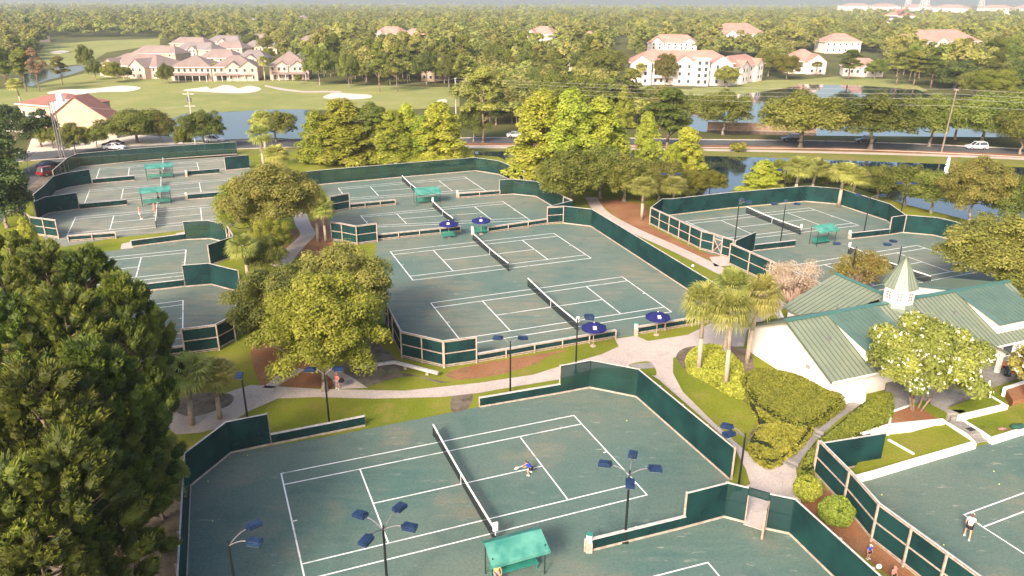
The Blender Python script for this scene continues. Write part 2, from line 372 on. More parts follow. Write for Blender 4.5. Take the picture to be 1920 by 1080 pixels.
# ponds
sheet('pond', [(680, 288), (870, 284), (950, 284), (1060, 288), (1310, 292), (1440, 296), (1700, 305), (1920, 314), (2150, 325), (2150, 460), (1920, 440), (1820, 414), (1700, 384), (1590, 348), (1520, 343), (1375, 357), (1330, 378), (1290, 372), (1250, 320), (1090, 312), (1010, 338), (975, 316), (935, 294), (885, 290), (690, 306)], water, .03)
sheet('lake', [(1290, 185), (1400, 176), (1470, 166), (1500, 158), (1600, 160), (1720, 168), (1760, 186), (1920, 205), (2100, 215), (2100, 262), (1920, 258), (1560, 255), (1360, 252), (1290, 244)], water, .05)
sheet('golf_pond', [(310, 227), (345, 214), (430, 210), (500, 206), (567, 205), (600, 210), (600, 262), (513, 259), (367, 264), (318, 256)], water, .05)
sheet('far_pond', [(40, 160), (42, 140), (80, 130), (140, 124), (168, 121), (168, 129), (130, 141), (90, 150), (60, 162)], water, .05)
# road with kerbs and pavement
RD = [(-200, 316), (60, 293), (300, 279), (560, 268), (870, 266), (1100, 265), (1300, 269), (1560, 272), (1800, 281), (2100, 297)]
ribbon('road', RD, 11, asph, .02)
rp = catmull([P(*p) for p in RD], 6, False)
lb = MB()
for i in range(len(rp) - 1):
    d = (rp[i + 1] - rp[i]); nn = Vector((-d.y, d.x, 0)).normalized()
    for off in (-5.0, 5.0): lb.box((rp[i] + rp[i + 1]) / 2 + nn * off + Vector((0, 0, .035)), (d.length * .98, .15, .01), math.atan2(d.y, d.x))
    k = int(d.length // 6)
    for j in range(k): lb.box(rp[i] + d * (j + .25) / max(k, 1) + Vector((0, 0, .035)), (2.6, .15, .01), math.atan2(d.y, d.x))
tag(lb.build('road_marking', linem), kind='structure')
kb = MB()
for i in range(len(rp) - 1):
    d = (rp[i + 1] - rp[i]); nn = Vector((-d.y, d.x, 0)).normalized()
    for off in (-5.6, 5.6): kb.box((rp[i] + rp[i + 1]) / 2 + nn * off + Vector((0, 0, .065)), (d.length, .2, .13), math.atan2(d.y, d.x))
tag(kb.build('kerb', conc), kind='structure')
ribbon('pavement', [(870, 276), (1000, 277), (1300, 281), (1560, 286), (1800, 293), (2000, 302)], 2.6, conc, .03)
ribbon('roadside_mulch', [(860, 271), (1000, 272), (1300, 275), (1560, 280), (1800, 288), (2000, 297)], 4.0, mulch, .024)
sheet('parking_forecourt', [(50, 285), (60, 258), (180, 250), (318, 256), (345, 264), (340, 272), (200, 280)], sandm, .018)
# lane at the left edge
sheet('service_lane', [(-60, 420), (-20, 350), (70, 305), (118, 292), (125, 297), (98, 318), (60, 345), (20, 392), (-20, 450)], asph, .02)
sheet('gravel_shoulder', [(98, 318), (108, 320), (60, 372), (30, 402), (12, 402), (60, 345)], dirt, .024)

# ------------------------------------------------------------------ court surfaces and lines
LQ, DQ, SQ, VQ = 11.885, 5.485, 4.115, 6.40
def court_lines(corner, parent, w=.09):
    """corner(u, v) -> world point; builds the painted lines of one court"""
    b = MB()
    def ln(a, c, ww=w):
        p, q = corner(*a), corner(*c); d = (q - p).normalized(); nn = Vector((-d.y, d.x, 0)) * ww / 2; p = p - d * ww / 2; q = q + d * ww / 2
        k = MB; b.add([(p + nn).to_tuple()[:2] + (.024,), (p - nn).to_tuple()[:2] + (.024,), (q - nn).to_tuple()[:2] + (.024,), (q + nn).to_tuple()[:2] + (.024,)], [(0, 1, 2, 3)])
    i = .06
    for sv in (1, -1):
        ln((-LQ, sv * DQ), (LQ, sv * DQ)); ln((-LQ + i, sv * SQ), (LQ - i, sv * SQ))
        ln((sv * LQ, -DQ + i), (sv * LQ, DQ - i)); ln((sv * VQ, -SQ + i), (sv * VQ, SQ - i))
    ln((-VQ + i, 0), (VQ - i, 0)); ln((-LQ + i, 0), (-LQ + .3, 0)); ln((LQ - i, 0), (LQ - .3, 0))
    return b.build('court_line', linem, parent)
def quad_corner(LF, LN, RN, RF):
    a, b_, c, d = P(*LF), P(*LN), P(*RN), P(*RF)
    def f(u, v):
        s, t = (u / LQ + 1) / 2, (v / DQ + 1) / 2
        return (b_ * (1 - s) + c * s) * (1 - t) + (a * (1 - s) + d * s) * t
    return f
def rigid_corner(ox, oy, th=TH):
    return lambda u, v: Vector((ox + u * math.cos(th) - v * math.sin(th), oy + u * math.sin(th) + v * math.cos(th), 0))
_A_LN = P(574, 1089)
CT = {
    'A': quad_corner((527.3, 888.3), (572, 1088), (1213.3, 928.3), (1076, 779.3)),
    'B2': quad_corner((807.7, 568.3), (870, 646.7), (1259, 585), (1166.7, 519.3)),
    'B1': quad_corner((731.7, 471.7), (774.3, 525.7), (1108.3, 484.3), (1038.3, 437.7)),
    'B0': quad_corner(zm(355, 460), zm(425, 540), zm(1530, 492), zm(1340, 362)),
    'Bm': quad_corner(zm(200, 268), zm(262, 350), zm(1222, 288), zm(1075, 190)),
    'C3': rigid_corner(-55.6, 113.7, .395), 'C2': rigid_corner(-62.8, 131.8, .41), 'C1': rigid_corner(-70.37, 150.1, .42),
    'D1': rigid_corner(-53.9, 88.6, .36), 'D2': rigid_corner(-46.5, 69.9, .385),
    'R1': rigid_corner(40.05, 111.8, .355), 'R2': rigid_corner(48.2, 91.2, .40),
    'G': rigid_corner(43.46, 41.3, .41), 'A2': rigid_corner(2.6, 27.9, .33)}
def surface(px, names, extra=None, cm=None):
    o = sheet('tennis_court', px, cm or court, .016, world_pts=extra)
    for k in names: court_lines(CT[k], o, .10 if k in ('A', 'G', 'A2') else .12)
    return o
FA_in = [(357, 912), (433, 850), (640, 814), (900, 763), (1105, 727.5), (1193, 745), (1368, 900), (1357, 970), (1480, 1002), (1560, 1080)]
far_down = lambda a, b, s: (P(*b) + (P(*b) - P(*a)) * s)
wA = [P(*p) for p in FA_in]
wA += [wA[-1] + Vector((10, -12, 0)), wA[-1] + Vector((8, -22, 0)), Vector((-22, 12, 0)), P(345, 1080)]
surface(None, ('A', 'A2'), wA)
surface([zm(80, 245), zm(1150, 150), zm(1310, 175), zm(1380, 206), zm(1318, 318), zm(1410, 312), zm(1570, 328), zm(1680, 395), zm(1645, 520), zm(1790, 518), (1108, 425), (1200, 482), (1330, 568), (1345, 600), (1193, 628), (1153, 634), (893, 679), (833, 690), (755, 672), (722, 600), (700, 545), (705, 455), (640, 462), (622, 450), (612, 418), (635, 394), (601, 350)], ('B2', 'B1', 'B0', 'Bm'), cm=court_mid)
surface([zl(320, 330), zl(505, 290), zl(700, 270), zl(1000, 240), zl(1850, 180), (470, 300), (470, 345), (440, 425), (348, 420), (345, 432), (217, 446), (120, 463), (85, 450), (62, 424), zl(140, 735), zl(230, 690), zl(290, 500), zl(250, 470)], ('C3', 'C2', 'C1'), cm=court_dry)
surface([(228, 468), (300, 456), (348, 450), (394, 448), (429, 456), (443, 478), (396, 500), (396.7, 535), (429, 541), (450, 560), (440, 640), (410, 656.7), (348, 665), (230, 690), (60, 720), (80, 560), (130, 480)], ('D1', 'D2'), cm=court_mid)
surface([zr(170, 215), zr(900, 140), zr(1075, 155), zr(1345, 245), zr(1425, 310), zr(1600, 325), (1784, 450), (1860, 480), (1880, 560), (1560, 640), (1445, 531), (1367, 495), (1313, 468), (1219, 421)], ('R1', 'R2'), cm=court_mid)
wG = [P(1583, 905), P(1830, 838), P(2200, 740)] + [P(2400, 900), P(2100, 1280), P(1600, 1320), P(1830, 1140), P(1695, 1062), P(1635, 1015), P(1583, 950), P(1553, 923)]
surface(None, ('G',), wG)

# ------------------------------------------------------------------ paths, beds
Cc = .032
sheet('concrete_path', [(1153, 636), (1193, 630), (1215, 640), (1290, 628), (1345, 600), (1440, 560), (1475, 575), (1400, 620), (1395, 650), (1300, 652), (1262, 672), (1262, 700), (1280, 735), (1335, 790), (1400, 848), (1432, 875), (1462, 868), (1492, 882), (1502, 930), (1500, 970), (1484, 1003), (1357, 971), (1372, 925), (1407, 908), (1398, 880), (1375, 835), (1235, 712), (1200, 690), (1120, 690), (1048, 712), (950, 728), (900, 737), (830, 745), (700, 748), (590, 745), (520, 748), (470, 770), (420, 800), (375, 812), (330, 815), (298, 790), (300, 760), (400, 745), (470, 722), (600, 730), (760, 733), (900, 718), (1000, 703), (1060, 684), (1130, 664), (1160, 650)], conc, Cc, False)
sheet('bench_pad', [(1180, 684), (1222, 680), (1228, 690), (1190, 693)], conc2, Cc + .008)
sheet('planting_island', [(1180, 684), (1215, 678), (1228, 690), (1230, 704), (1216, 702), (1190, 692)], grass, Cc + .004, True)
sheet('dirt_track', [(850, 742), (885, 738), (878, 765), (848, 772)], dirt, .02, True)
sheet('mulch_bed', [(838, 700), (893, 684), (1000, 666), (1066, 656), (1030, 668), (1000, 684), (940, 702), (860, 712)], mulch, .02, True)
sheet('dirt_bank', [(650, 705), (700, 700), (760, 700), (830, 715), (850, 716), (820, 718), (780, 706), (730, 712), (680, 727), (640, 722)], dirt, .02, True)
sheet('tree_bed', [(590, 700), (640, 690), (660, 640), (700, 640), (750, 680), (760, 695), (690, 700), (640, 718)], dirt, .018, True)
sheet('mulch_bed', [(470, 650), (510, 640), (560, 660), (600, 690), (640, 725), (600, 727), (560, 727), (520, 722), (488, 722)], mulch, .02, True)
sheet('mulch_bed', [(330, 770), (350, 740), (420, 738), (438, 745), (430, 760), (400, 772), (360, 782)], dirt, Cc + .008, True)
sheet('concrete_path', [(492, 728), (525, 700), (560, 690), (572, 694), (540, 712), (515, 728)], conc, Cc)
sheet('concrete_path', [(600, 690), (622, 712), (630, 730), (690, 728), (660, 708), (625, 690)], conc, Cc)
ribbon('concrete_path', [(560, 395), (568, 420), (577, 440), (560, 458), (545, 475), (525, 500)], 2.2, conc, Cc)
sheet('mulch_bed', [(580, 420), (610, 400), (622, 455), (640, 470), (600, 480), (555, 478), (585, 445)], mulch, .02, True)
sheet('mulch_bed', [(520, 450), (550, 430), (560, 440), (545, 465), (525, 478)], mulch, .02, True)
sheet('mulch_bed', [(1118, 378), (1160, 374), (1212, 384), (1219, 424), (1313, 472), (1376, 486), (1368, 498), (1330, 487), (1210, 440), (1150, 402)], mulch, .02)
ribbon('concrete_path', [(1108, 370), (1128, 398), (1180, 428), (1260, 464), (1345, 505), (1420, 545), (1460, 572)], 2.1, conc, Cc)
sheet('concrete_path', [(1330, 482), (1372, 480), (1392, 497), (1340, 500)], conc, Cc)
sheet('concrete_pad', [zl(860, 950), zl(955, 925), zl(960, 985), zl(850, 995)], conc, Cc)
sheet('concrete_pad', [zl(1325, 858), zl(1400, 845), zl(1408, 890), zl(1330, 890)], conc, Cc)
sheet('pine_ground', [(150, 960), (260, 930), (335, 900), (340, 1200), (100, 1250), (0, 1100)], dirt, .02)
sheet('curved_bed', [(1268, 668), (1300, 650), (1400, 655), (1420, 700), (1500, 760), (1480, 862), (1430, 868), (1400, 830), (1420, 785), (1380, 742), (1320, 720), (1290, 700)], dirt, .05, True)
sheet('planting_lawn', [(1266, 684), (1285, 700), (1330, 722), (1385, 748), (1418, 775), (1415, 800), (1398, 800), (1345, 778), (1290, 738), (1266, 705)], grass, .055, True)
sheet('fence_strip_soil', [(1500, 890), (1560, 925), (1640, 1015), (1760, 1120), (1720, 1120), (1600, 1030), (1500, 945)], mulch, .03)

# ------------------------------------------------------------------ fences
def fence(px, h, out, label, step=3.0, thin=False, cap=None, loc_pts=None, name='windscreen_fence', drop=None, group=None, scrm=None):
    pts = [Vector((p.x, p.y, 0)) for p in (loc_pts or [P(*p) for p in px])]
    root = empty(name, pts[0], 0, label, 'fence', group); O = pts[0]
    scr, rail, cp = MB(), MB(), MB()
    posts = []; rails = {}
    lowf = h < 1.6
    for i in range(len(pts) - 1):
        a, b = pts[i] - O, pts[i + 1] - O; d = b - a; L = d.length; d.normalize(); nn = Vector((-d.y, d.x, 0)) * out
        k = max(1, round(L / step)); zz = lambda p, z: Vector((p.x, p.y, z))
        scr.bar(zz(a, h / 2 + .05), zz(b, h / 2 + .05), .015, h - .12)
        o_ = nn * .055
        rz = [.25, h - .12] + ([h * .52] if not lowf else [])
        for z in rz: rails.setdefault(z, MB()).bar(zz(a + o_, z), zz(b + o_, z), .045, .1)
        if not lowf and out_dark(px): pass
        cp.bar(zz(a, h), zz(b, h), .22 if lowf else .1, .05)
        rails.setdefault(0, MB()).bar(zz(a - nn * .03, .08), zz(b - nn * .03, .08), .05, .16)
        for j in range(k + (1 if i == len(pts) - 2 else 0)):
            posts.append(a + d * (L * j / k) + nn * .13)
    scr.build('screen', scrm or (fscr_thin if thin else fscr), root); [q.build('rail' if z else 'base_board', wood, root) for z, q in rails.items()]; cp.build('cap_rail', cap or capw, root)
    pm = MB(); pm.box((0, 0, h / 2), (.12, .12, h)); me = pm.mesh('post', wood)
    for p in posts[:100]:
        o = link('post', me, root, p)
    return root
def out_dark(px): return False

HF = 2.75
# foreground enclosure
fence([(345, 1200), (357, 912), (433, 850)], HF, 1, 'dark screened fence at the left end of the foreground court, beside the big pines')
fence([(433, 850), (508, 834)], HF, 1, 'short full-height screen fence at the back left corner of the foreground court')
fence([(510, 834), (685, 799)], .95, 1, 'low screened fence with white cap under the lamp posts behind the foreground court')
fence([(900, 764), (1050, 738)], .95, 1, 'low screened fence with white cap leading to the tall panels behind the foreground court', group=None)
fence([(1050, 738), (1105, 727.5), (1193, 745)], HF, 1, 'tall see-through green fence panels at the back right corner of the foreground court', thin=True)
fence([(1193, 745), (1368, 900)], HF, 1, 'long dark green fence along the right end of the foreground court beside the path')
fence([(1368, 900), (1357, 970)], HF, 1, 'short return of green fence next to the lone lamp post by the gate') if False else None
fence([(1283, 990), (1357, 970)], HF, 1, 'high fence panel with stepped end dividing the two foreground courts')
fence([(1098, 1036), (1283, 990)], .95, 1, 'low divider fence with pale cap ending beside the four-head lamp in the foreground')
# gate run: two screens and a door
gz = [P(1357, 970), P(1395, 980), P(1434, 992), P(1480, 1002)]
fence(None, HF, 1, 'see-through green screen left of the open gate at the foreground court', thin=True, loc_pts=[gz[0], gz[1]])
fence(None, HF, 1, 'see-through green screen right of the open gate of the foreground court', thin=True, loc_pts=[gz[2], gz[3]])
gate = empty('court_gate', gz[1], 0, 'open gateway with a propped timber door leaf in the foreground fence', 'gate')
b = MB(); a0, a1 = Vector((0, 0, 0)), gz[2] - gz[1]; b.bar(a0 + Vector((0, 0, HF)), a1 + Vector((0, 0, HF)), .1, .08); b.bar(a0 + Vector((0, 0, 2.25)), a1 + Vector((0, 0, 2.25)), .08, .1)
b.build('frame', darkrail, gate)
b = MB(); b.bar(a0 + Vector((0, 0, 2.5)), a1 + Vector((0, 0, 2.5)), .015, .44); b.build('top_screen', fscr_thin, gate)
hd = P(1428, 1012) - gz[1]
b = MB()
for z in (.1, 2.15): b.bar(a1 + Vector((0, 0, z)), hd + Vector((0, 0, z)), .06, .12)
b.bar(hd + Vector((0, 0, 1.1)), hd + Vector((0, 0, 1.12)), .1, .1); b.box(hd + Vector((0, 0, 1.13)), (.1, .1, 2.2), TH); b.box(a1 + Vector((0, 0, 1.13)), (.1, .1, 2.2), TH)
dl = b.build('door_leaf', wood, gate)
b = MB(); b.bar(a1 + Vector((0, 0, 1.1)), hd + Vector((0, 0, 1.1)), .015, 2.0); b.build('door_screen', fscr, dl)
b = MB(); b.box((a0 + a1) / 2 + Vector((0, 0, .04)), ((a1 - a0).length, .5, .04), math.atan2(a1.y, a1.x)); b.build('sill', conc, gate)
fence(None, HF, 1, 'long dark green fence running out of the picture at the lower right', loc_pts=[gz[3], P(1560, 1080), P(1560, 1080) + (P(1560, 1080) - gz[3]) * 1.3])
# right lower court
wl = [P(1553, 921), P(1583, 951), P(1635, 1015), P(1695, 1062), P(1830, 1168)]
wl0 = P(1527, 890)
fence(None, 2.9, -1, 'tall timber framed fence with dark screens along the left of the lower right court', loc_pts=[wl0, wl[1], wl[2], wl[3], wl[4]])
fence(None, 2.6, 1, 'single tall green screen panel standing behind the lower right court by the white wall', loc_pts=[wl0 + Vector((.15, .1, 0)), P(1650, 868)])
# middle court block
fence([(724, 606), (740, 640), (755, 670), (833, 689)], HF, -1, 'angled timber framed fence on the near left of the central courts under the oak')
fence([(833, 689), (893, 680)], HF, -1, 'last tall timber framed panels at the near side of the central courts')
fence([(893, 680), (1153, 634)], .95, -1, 'long low timber fence at the near side of the central courts left of the entrance')
fence([(1193, 628), (1345, 602)], .95, -1, 'low timber fence on the near side of the central courts right of the entrance')
fence([(1108, 425), (1345, 580)], HF, 1, 'long green fence along the right side of the central courts beside the straight path')
fence([zm(1645, 520), zm(1755, 512)], HF, -1, 'green fence panel left of the closed gate at the upper right of the central courts')
fence([zm(1755, 512), (1108, 425)], HF, 1, 'see-through gate panels at the upper right corner of the central courts', thin=True)
fence([zm(470, 632), zm(1045, 572)], .95, -1, 'low divider fence with white cap behind the left blue umbrella of the upper central courts')
fence([zm(1235, 580), zm(1645, 520)], .95, -1, 'low divider fence with white cap behind the right blue umbrella of the upper central courts')
fence([zm(160, 630), zm(235, 640), zm(330, 660), zm(470, 640)], HF, -1, 'angled timber framed fence behind the oak on the left of the central courts')
fence([zm(280, 415), zm(595, 385)], .95, -1, 'low divider fence left of the canopied bench in the farthest central courts')
fence([zm(1035, 340), zm(1318, 318)], .95, -1, 'low divider fence right of the canopied bench in the farthest central courts')
fence([zm(150, 440), zm(280, 415)], HF, -1, 'short tall screen panel at the left end of the farthest central court')
fence([zm(-60, 262), zm(80, 245), zm(600, 198), zm(1150, 150), zm(1310, 175)], HF, 1, 'see-through green fence along the far side of the farthest central court by the pond', thin=True)
fence([zm(1310, 175), zm(1480, 250)], HF, 1, 'see-through fence at the far right corner of the farthest central court beside the pond', thin=True)
fence([zm(1318, 318), zm(1410, 312), zm(1570, 328), zm(1760, 440)], HF, 1, 'see-through fence curving round the second central court below the cypresses', thin=True)
fence([zm(1760, 440), zm(1820, 470), zm(1650, 518)], HF, -1, 'short timber post return at the right corner of the second central court')
# far left block
fence([zl(300, 440), zl(420, 325), zl(505, 290), zl(700, 270), zl(1000, 240), zl(1400, 210), zl(1850, 180)], HF, 1, 'long dark fence along the far side of the left courts beside the road', thin=True)
fence([zl(300, 500), zl(400, 468), zl(605, 435)], HF, 1, 'tall dark screens at the left end between the first and second far left courts')
fence([zl(615, 435), zl(972, 405)], .95, 1, 'low dark divider left of the farthest green canopy on the left courts')
fence([zl(140, 660), zl(230, 580), zl(300, 500)], HF, 1, 'dark fence at the left end of the second far left court beside the lane')
fence([zl(140, 735), zl(230, 690), zl(500, 650)], HF, 1, 'tall dark screens at the left end between the second and third far left courts')
fence([zl(500, 655), zl(908, 615)], .95, 1, 'low dark divider left of the nearer green canopy on the left courts')
fence([zl(1430, 365), zl(1700, 343)], .95, 1, 'low dark divider right of the farthest green canopy on the left courts')
fence([zl(1430, 570), zl(1700, 548)], .95, 1, 'low dark divider right of the nearer green canopy on the left courts')
fence([zl(1755, 320), zl(1960, 300)], HF, 1, 'tall screen panel at the right end of the farthest left court')
fence([zl(30, 800), zl(110, 870), zl(330, 900)], HF, -1, 'tall screen at the near left corner of the third left court behind the pines')
fence([zl(410, 930), zl(815, 900)], .95, -1, 'low timber fence on the near side of the third left court beside the pines')
fence([zl(950, 975), zl(1410, 915)], .95, 1, 'low timber railing with dark screen beside the grass strip on the left')
fence([zl(1410, 915), zl(1620, 905), zl(1780, 940)], HF, 1, 'see-through green screens in the corner behind the fourth left court', thin=True)
fence([(429, 456), (443, 480), (396, 497)], HF, -1, 'angled timber framed fence at the right end of the fourth left court')
fence([(348, 538), (396.7, 534), (450, 548)], HF, 1, 'tall dark screens between the fourth and fifth left courts')
fence([(250, 549), (346, 538)], .95, 1, 'low screened divider between the fourth and fifth left courts')
fence([(348, 665), (410, 656.7), (440, 640), (455, 600)], HF, -1, 'timber framed dark fence at the near right corner of the fifth left court')
fence([(290, 672), (347, 664)], .95, -1, 'low white capped fence on the near side of the fifth left court')
# right block
fence([(1219, 421), (1236, 429.7), (1313, 468), (1336, 474)], HF, -1, 'timber framed fence with dark screens left of the crossed gate on the right courts', step=2.6)
fence([(1352, 480), (1372, 486)], HF, -1, 'timber framed fence panel right of the crossed gate on the right courts')
xg = empty('crossed_gate', P(1336, 474), 0, 'timber gate with crossed braces in the fence of the right courts', 'gate')
b = MB(); e = P(1352, 480) - P(1336, 474)
for q_ in (Vector((0, 0, 0)), e): b.tube(q_, q_ + Vector((0, 0, 2.75)), .08, n=4)
for z in (.15, 2.1, 2.7): b.bar(Vector((0, 0, z)), e + Vector((0, 0, z)), .08, .12)
b.build('frame', wood, xg)
b = MB(); b.bar(Vector((0, 0, .2)), e + Vector((0, 0, 2.0)), .06, .1); b.bar(e + Vector((.02, .02, .2)), Vector((.02, .02, 2.0)), .06, .1); b.build('brace', wood, xg)
fence([(1367, 496), (1441, 531), (1540, 585)], 2.9, -1, 'timber framed fence with dark screens on the right courts beside the bare shrub')
fence([(1219, 421), (1240, 404), zr(170, 215)], HF, 1, 'short dark corner fence at the far left of the right courts')
fence([zr(170, 215), zr(480, 178), zr(900, 140), zr(1075, 155)], HF, 1, 'dark fence along the far side of the right courts in front of the palms')
fence([zr(1075, 155), zr(1345, 245), zr(1430, 310)], HF, 1, 'dark fence at the far right of the right courts along the pond')
fence([zr(1360, 322), zr(1430, 310)], HF, 1, 'tall panel with white edge at the right end between the two right courts')
fence([zr(1430, 310), zr(1600, 325), (1784, 450), (1850, 480)], HF, 1, 'dark fence curving round the nearer right court towards the oak')
fence([zr(1145, 345), zr(1358, 322)], .95, 1, 'low divider fence with white cap right of the canopied bench on the right courts')
fence([zr(622, 410), zr(845, 385)], .95, 1, 'low divider fence with white cap left of the canopied bench on the right courts')
fence([(1376, 488), zr(620, 410)], HF, 1, 'tall dark screen panel behind the tall lamp on the right courts')

# ------------------------------------------------------------------ nets
def net(k, label, board=None, hw=6.4):
    c = CT[k]; a, b_ = c(0, hw), c(0, -hw); mid = (a + b_) / 2; d = b_ - a; L = d.length; rz = math.atan2(d.y, d.x)
    root = empty('tennis_net', mid, rz, label, 'tennis net', 'nets across the courts')
    NB = 24; vs = []; fs = []
    zt = lambda t: .914 + .156 * abs(2 * t - 1) ** 1.5
    b = MB()
    for i in range(NB):
        t0, t1 = i / NB, (i + 1) / NB; x0, x1 = (t0 - .5) * L, (t1 - .5) * L
        b.add([(x0, -.006, .04), (x1, -.006, .04), (x1, -.006, zt(t1)), (x0, -.006, zt(t0)), (x0, .006, .04), (x1, .006, .04), (x1, .006, zt(t1)), (x0, .006, zt(t0))], [(0, 1, 2, 3), (7, 6, 5, 4)])
    b.build('net_mesh', netm, root)
    b = MB()
    for i in range(NB):
        t0, t1 = i / NB, (i + 1) / NB; b.bar(((t0 - .5) * L, 0, zt(t0) + .01), ((t1 - .5) * L, 0, zt(t1) + .01), .09, .12)
    b.build('headband', linem, root)
    b = MB(); b.box((0, 0, .46), (.06, .04, .9)); b.build('centre_strap', linem, root)
    pm = MB(); pm.tube((0, 0, 0), (0, 0, 1.12), .05); me = pm.mesh('post', pole_m, True)
    for sx in (-1, 1): link('post', me, root, (sx * L / 2, 0, 0))
    if board:
        b = MB(); b.box((L / 2 * board + .05, 0, 1.35), (.12, .32, .62)); b.box((L / 2 * board + .05, 0, .9), (.05, .05, .4)); b.build('score_board', white, root)
    return root
net('A', 'net across the foreground court with a white score board on its near post', 1)
net('B2', 'net of the nearest central court, behind the lamp post and umbrella', 1)
net('B1', 'net of the second central court, running up to the white cooler', -1)
net('B0', 'net of the third central court, below the far canopied bench', -1)
net('Bm', 'net of the farthest central court behind the pale green canopy')
net('C3', 'net of the third left court seen end-on with pink clad players beside it', hw=5.9)
net('C2', 'net of the second left court seen end-on under the nearer green canopy')
net('C1', 'net of the farthest left court seen end-on under the farther green canopy')
net('R1', 'net of the far right court beside the green canopied bench', 1)
net('R2', 'net of the nearer right court, behind the green spire', -1)

# ------------------------------------------------------------------ lamp posts
hm = MB(); hm.box((0, 0, 0), (.76, .54, .2)); hm.box((.0, 0, .12), (.6, .4, .06)); hm.box((-.42, 0, 0), (.14, .14, .12)); HEAD = hm.mesh('lamp_head', head_m)
ln_ = MB(); ln_.box((0, 0, -.135), (.7, .46, .02)); LENS = ln_.mesh('lens', lens_m)
def lamp(top, h, angs, label, arm=1.15, group='court floodlight poles', zoff=0):
    base = P(top[0], top[1], h); base.z = 0
    root = empty('floodlight', base, 0, label, 'lamp post', group)
    b = MB(); b.tube((0, 0, 0), (0, 0, h - .3), .09, .065, 10); b.tube((0, 0, h - .3), (0, 0, h), .05, .05, 8); b.box((0, 0, .06), (.4, .4, .12)); b.build('pole', pole_m, root, smooth=False)
    for a in angs:
        a = R(a); d = Vector((math.cos(a), math.sin(a), 0)); ab = MB()
        pts = [Vector((0, 0, h - .3)) + d * (arm * t) + Vector((0, 0, .45 * math.sin(t * PI * .55))) for t in (0, .2, .45, .7, 1)]
        ab.path(pts, [.035] * 5); ab.build('arm', arm_m, root)
        hh = link('lamp_head', HEAD, root, pts[-1] + d * .4); hh.rotation_euler = (0, R(4), a); le = link('lens', LENS, hh)
    return root
lamp((718, 985), 5.4, (-12, 62, 152, 245), 'four-headed black floodlight pole standing left of centre in the foreground')
lamp((1181, 882), 5.4, (0, 75, 162, 262), 'four-headed floodlight pole rising from the low divider fence at the foreground court')
lamp((427, 1015), 5.2, (48, -8), 'two-headed floodlight pole with pale curved arms at the left of the foreground court')
lamp((957, 640), 5.1, (160, 20), 'slim floodlight pole behind the low fence at the top centre of the foreground court', arm=.75)
lamp((1083, 597), 5.5, (12, -14), 'floodlight pole whose head overlaps the blue umbrella by the entrance', arm=.7)
lamp((608, 697), 4.9, (175, 12), 'two-headed lamp post in the lawn beneath the big oak', arm=.7)
lamp((452, 700), 4.3, (-80,), 'single-headed lamp post at the back left corner of the foreground court', arm=.25)
lamp((1398, 812), 4.6, (150, 196), 'two-headed lamp post beside the path corner by the gate of the foreground court', arm=.9)
lamp((1386, 380), 6.3, (-5, 60), 'tall lamp post left of the net of the far right court', arm=.9)
lamp((1473, 384), 6.1, (0, 70, 180), 'tall lamp post in front of the far right court, in its low divider')
lamp((1632, 368), 6.1, (0, 170), 'tall lamp post at the far right corner of the right courts', arm=1.3)
lamp((1691, 462), 5.6, (170, 100), 'lamp post behind the green spire on the nearer right court', arm=1.2)
lamp((1606, 462), 5.6, (165,), 'curved lamp post in front of the net of the nearer right court', arm=1.8)
lamp((1258, 328), 5.6, (0, 180), 'small lamp post among the trees above the left palm of the right courts', arm=.8)
lamp((1475, 320), 5.6, (0, 180), 'small lamp post in the trees behind the far right court', arm=.8)
lamp((1700, 345), 5.6, (0, 180), 'small lamp post between the oaks near the pond fountain', arm=.8)

# ------------------------------------------------------------------ umbrellas, benches, shelters
def umbrella(base, h, rad, label, rz=0):
    root = empty('umbrella', base, rz, label, 'umbrella', 'blue court umbrellas')
    b = MB(); b.tube((0, 0, 0), (0, 0, h + .1), .035); b.tube((0, 0, 0), (0, 0, .12), .3, .26, 12); b.build('pole', wood, root)
    n = 8; vs = [(0, 0, h + .05)]; ring = []
    for j, (rr, zz) in enumerate(((.35, h - .06), (.75, h - .27), (1, h - .42), (1.0, h - .55))):
        for i in range(n * 2):
            a = PI * i / n; sc = 1 if i % 2 == 0 else .94
            vs.append((rad * rr * sc * math.cos(a), rad * rr * sc * math.sin(a), zz - (0 if i % 2 == 0 else .02 * j)))
    m_ = n * 2; fs = [(0, 1 + i, 1 + (i + 1) % m_) for i in range(m_)]
    for j in range(3): fs += [(1 + j * m_ + i, 1 + (j + 1) * m_ + i, 1 + (j + 1) * m_ + (i + 1) % m_, 1 + j * m_ + (i + 1) % m_) for i in range(m_)]
    b = MB(); b.add(vs, fs); cn = b.build('canopy', navy, root)
    b = MB(); zt = lambda r_: h - .27 + (.75 - r_) * .52 + .02
    a = R(-110)
    for_ = []
    pr = [Vector((rad * r_ * math.cos(a + q_), rad * r_ * math.sin(a + q_), zt(r_) + .015)) for r_, q_ in ((.45, -.28), (.45, .28), (.78, .17), (.78, -.17))]
    b.slab(pr, .01); b.build('white_panel', white, cn)
    b = MB(); b.sphere((0, 0, h + .1), .06); b.build('finial', white, root)
    return root
def bench_parts(root, w=1.5, off=(0, 0, 0)):
    ox, oy, oz = off
    b = MB()
    for i in range(4): b.box((ox, oy - .2 + i * .13, .45), (w, .1, .04))
    b.build('seat', teal, root)
    b = MB()
    for i in range(4): b.box((ox, oy + .3 + i * .03, .56 + i * .12), (w, .03, .1))
    b.build('backrest', teal, root)
    lm = MB(); lm.box((0, -.18, .22), (.06, .06, .44)); lm.box((0, .28, .45), (.06, .06, .9)); lm.box((0, .05, .42), (.06, .5, .05)); me = lm.mesh('leg', teal)
    for s in (-1, 1): link('leg', me, root, (ox + s * (w / 2 - .12), oy, 0))
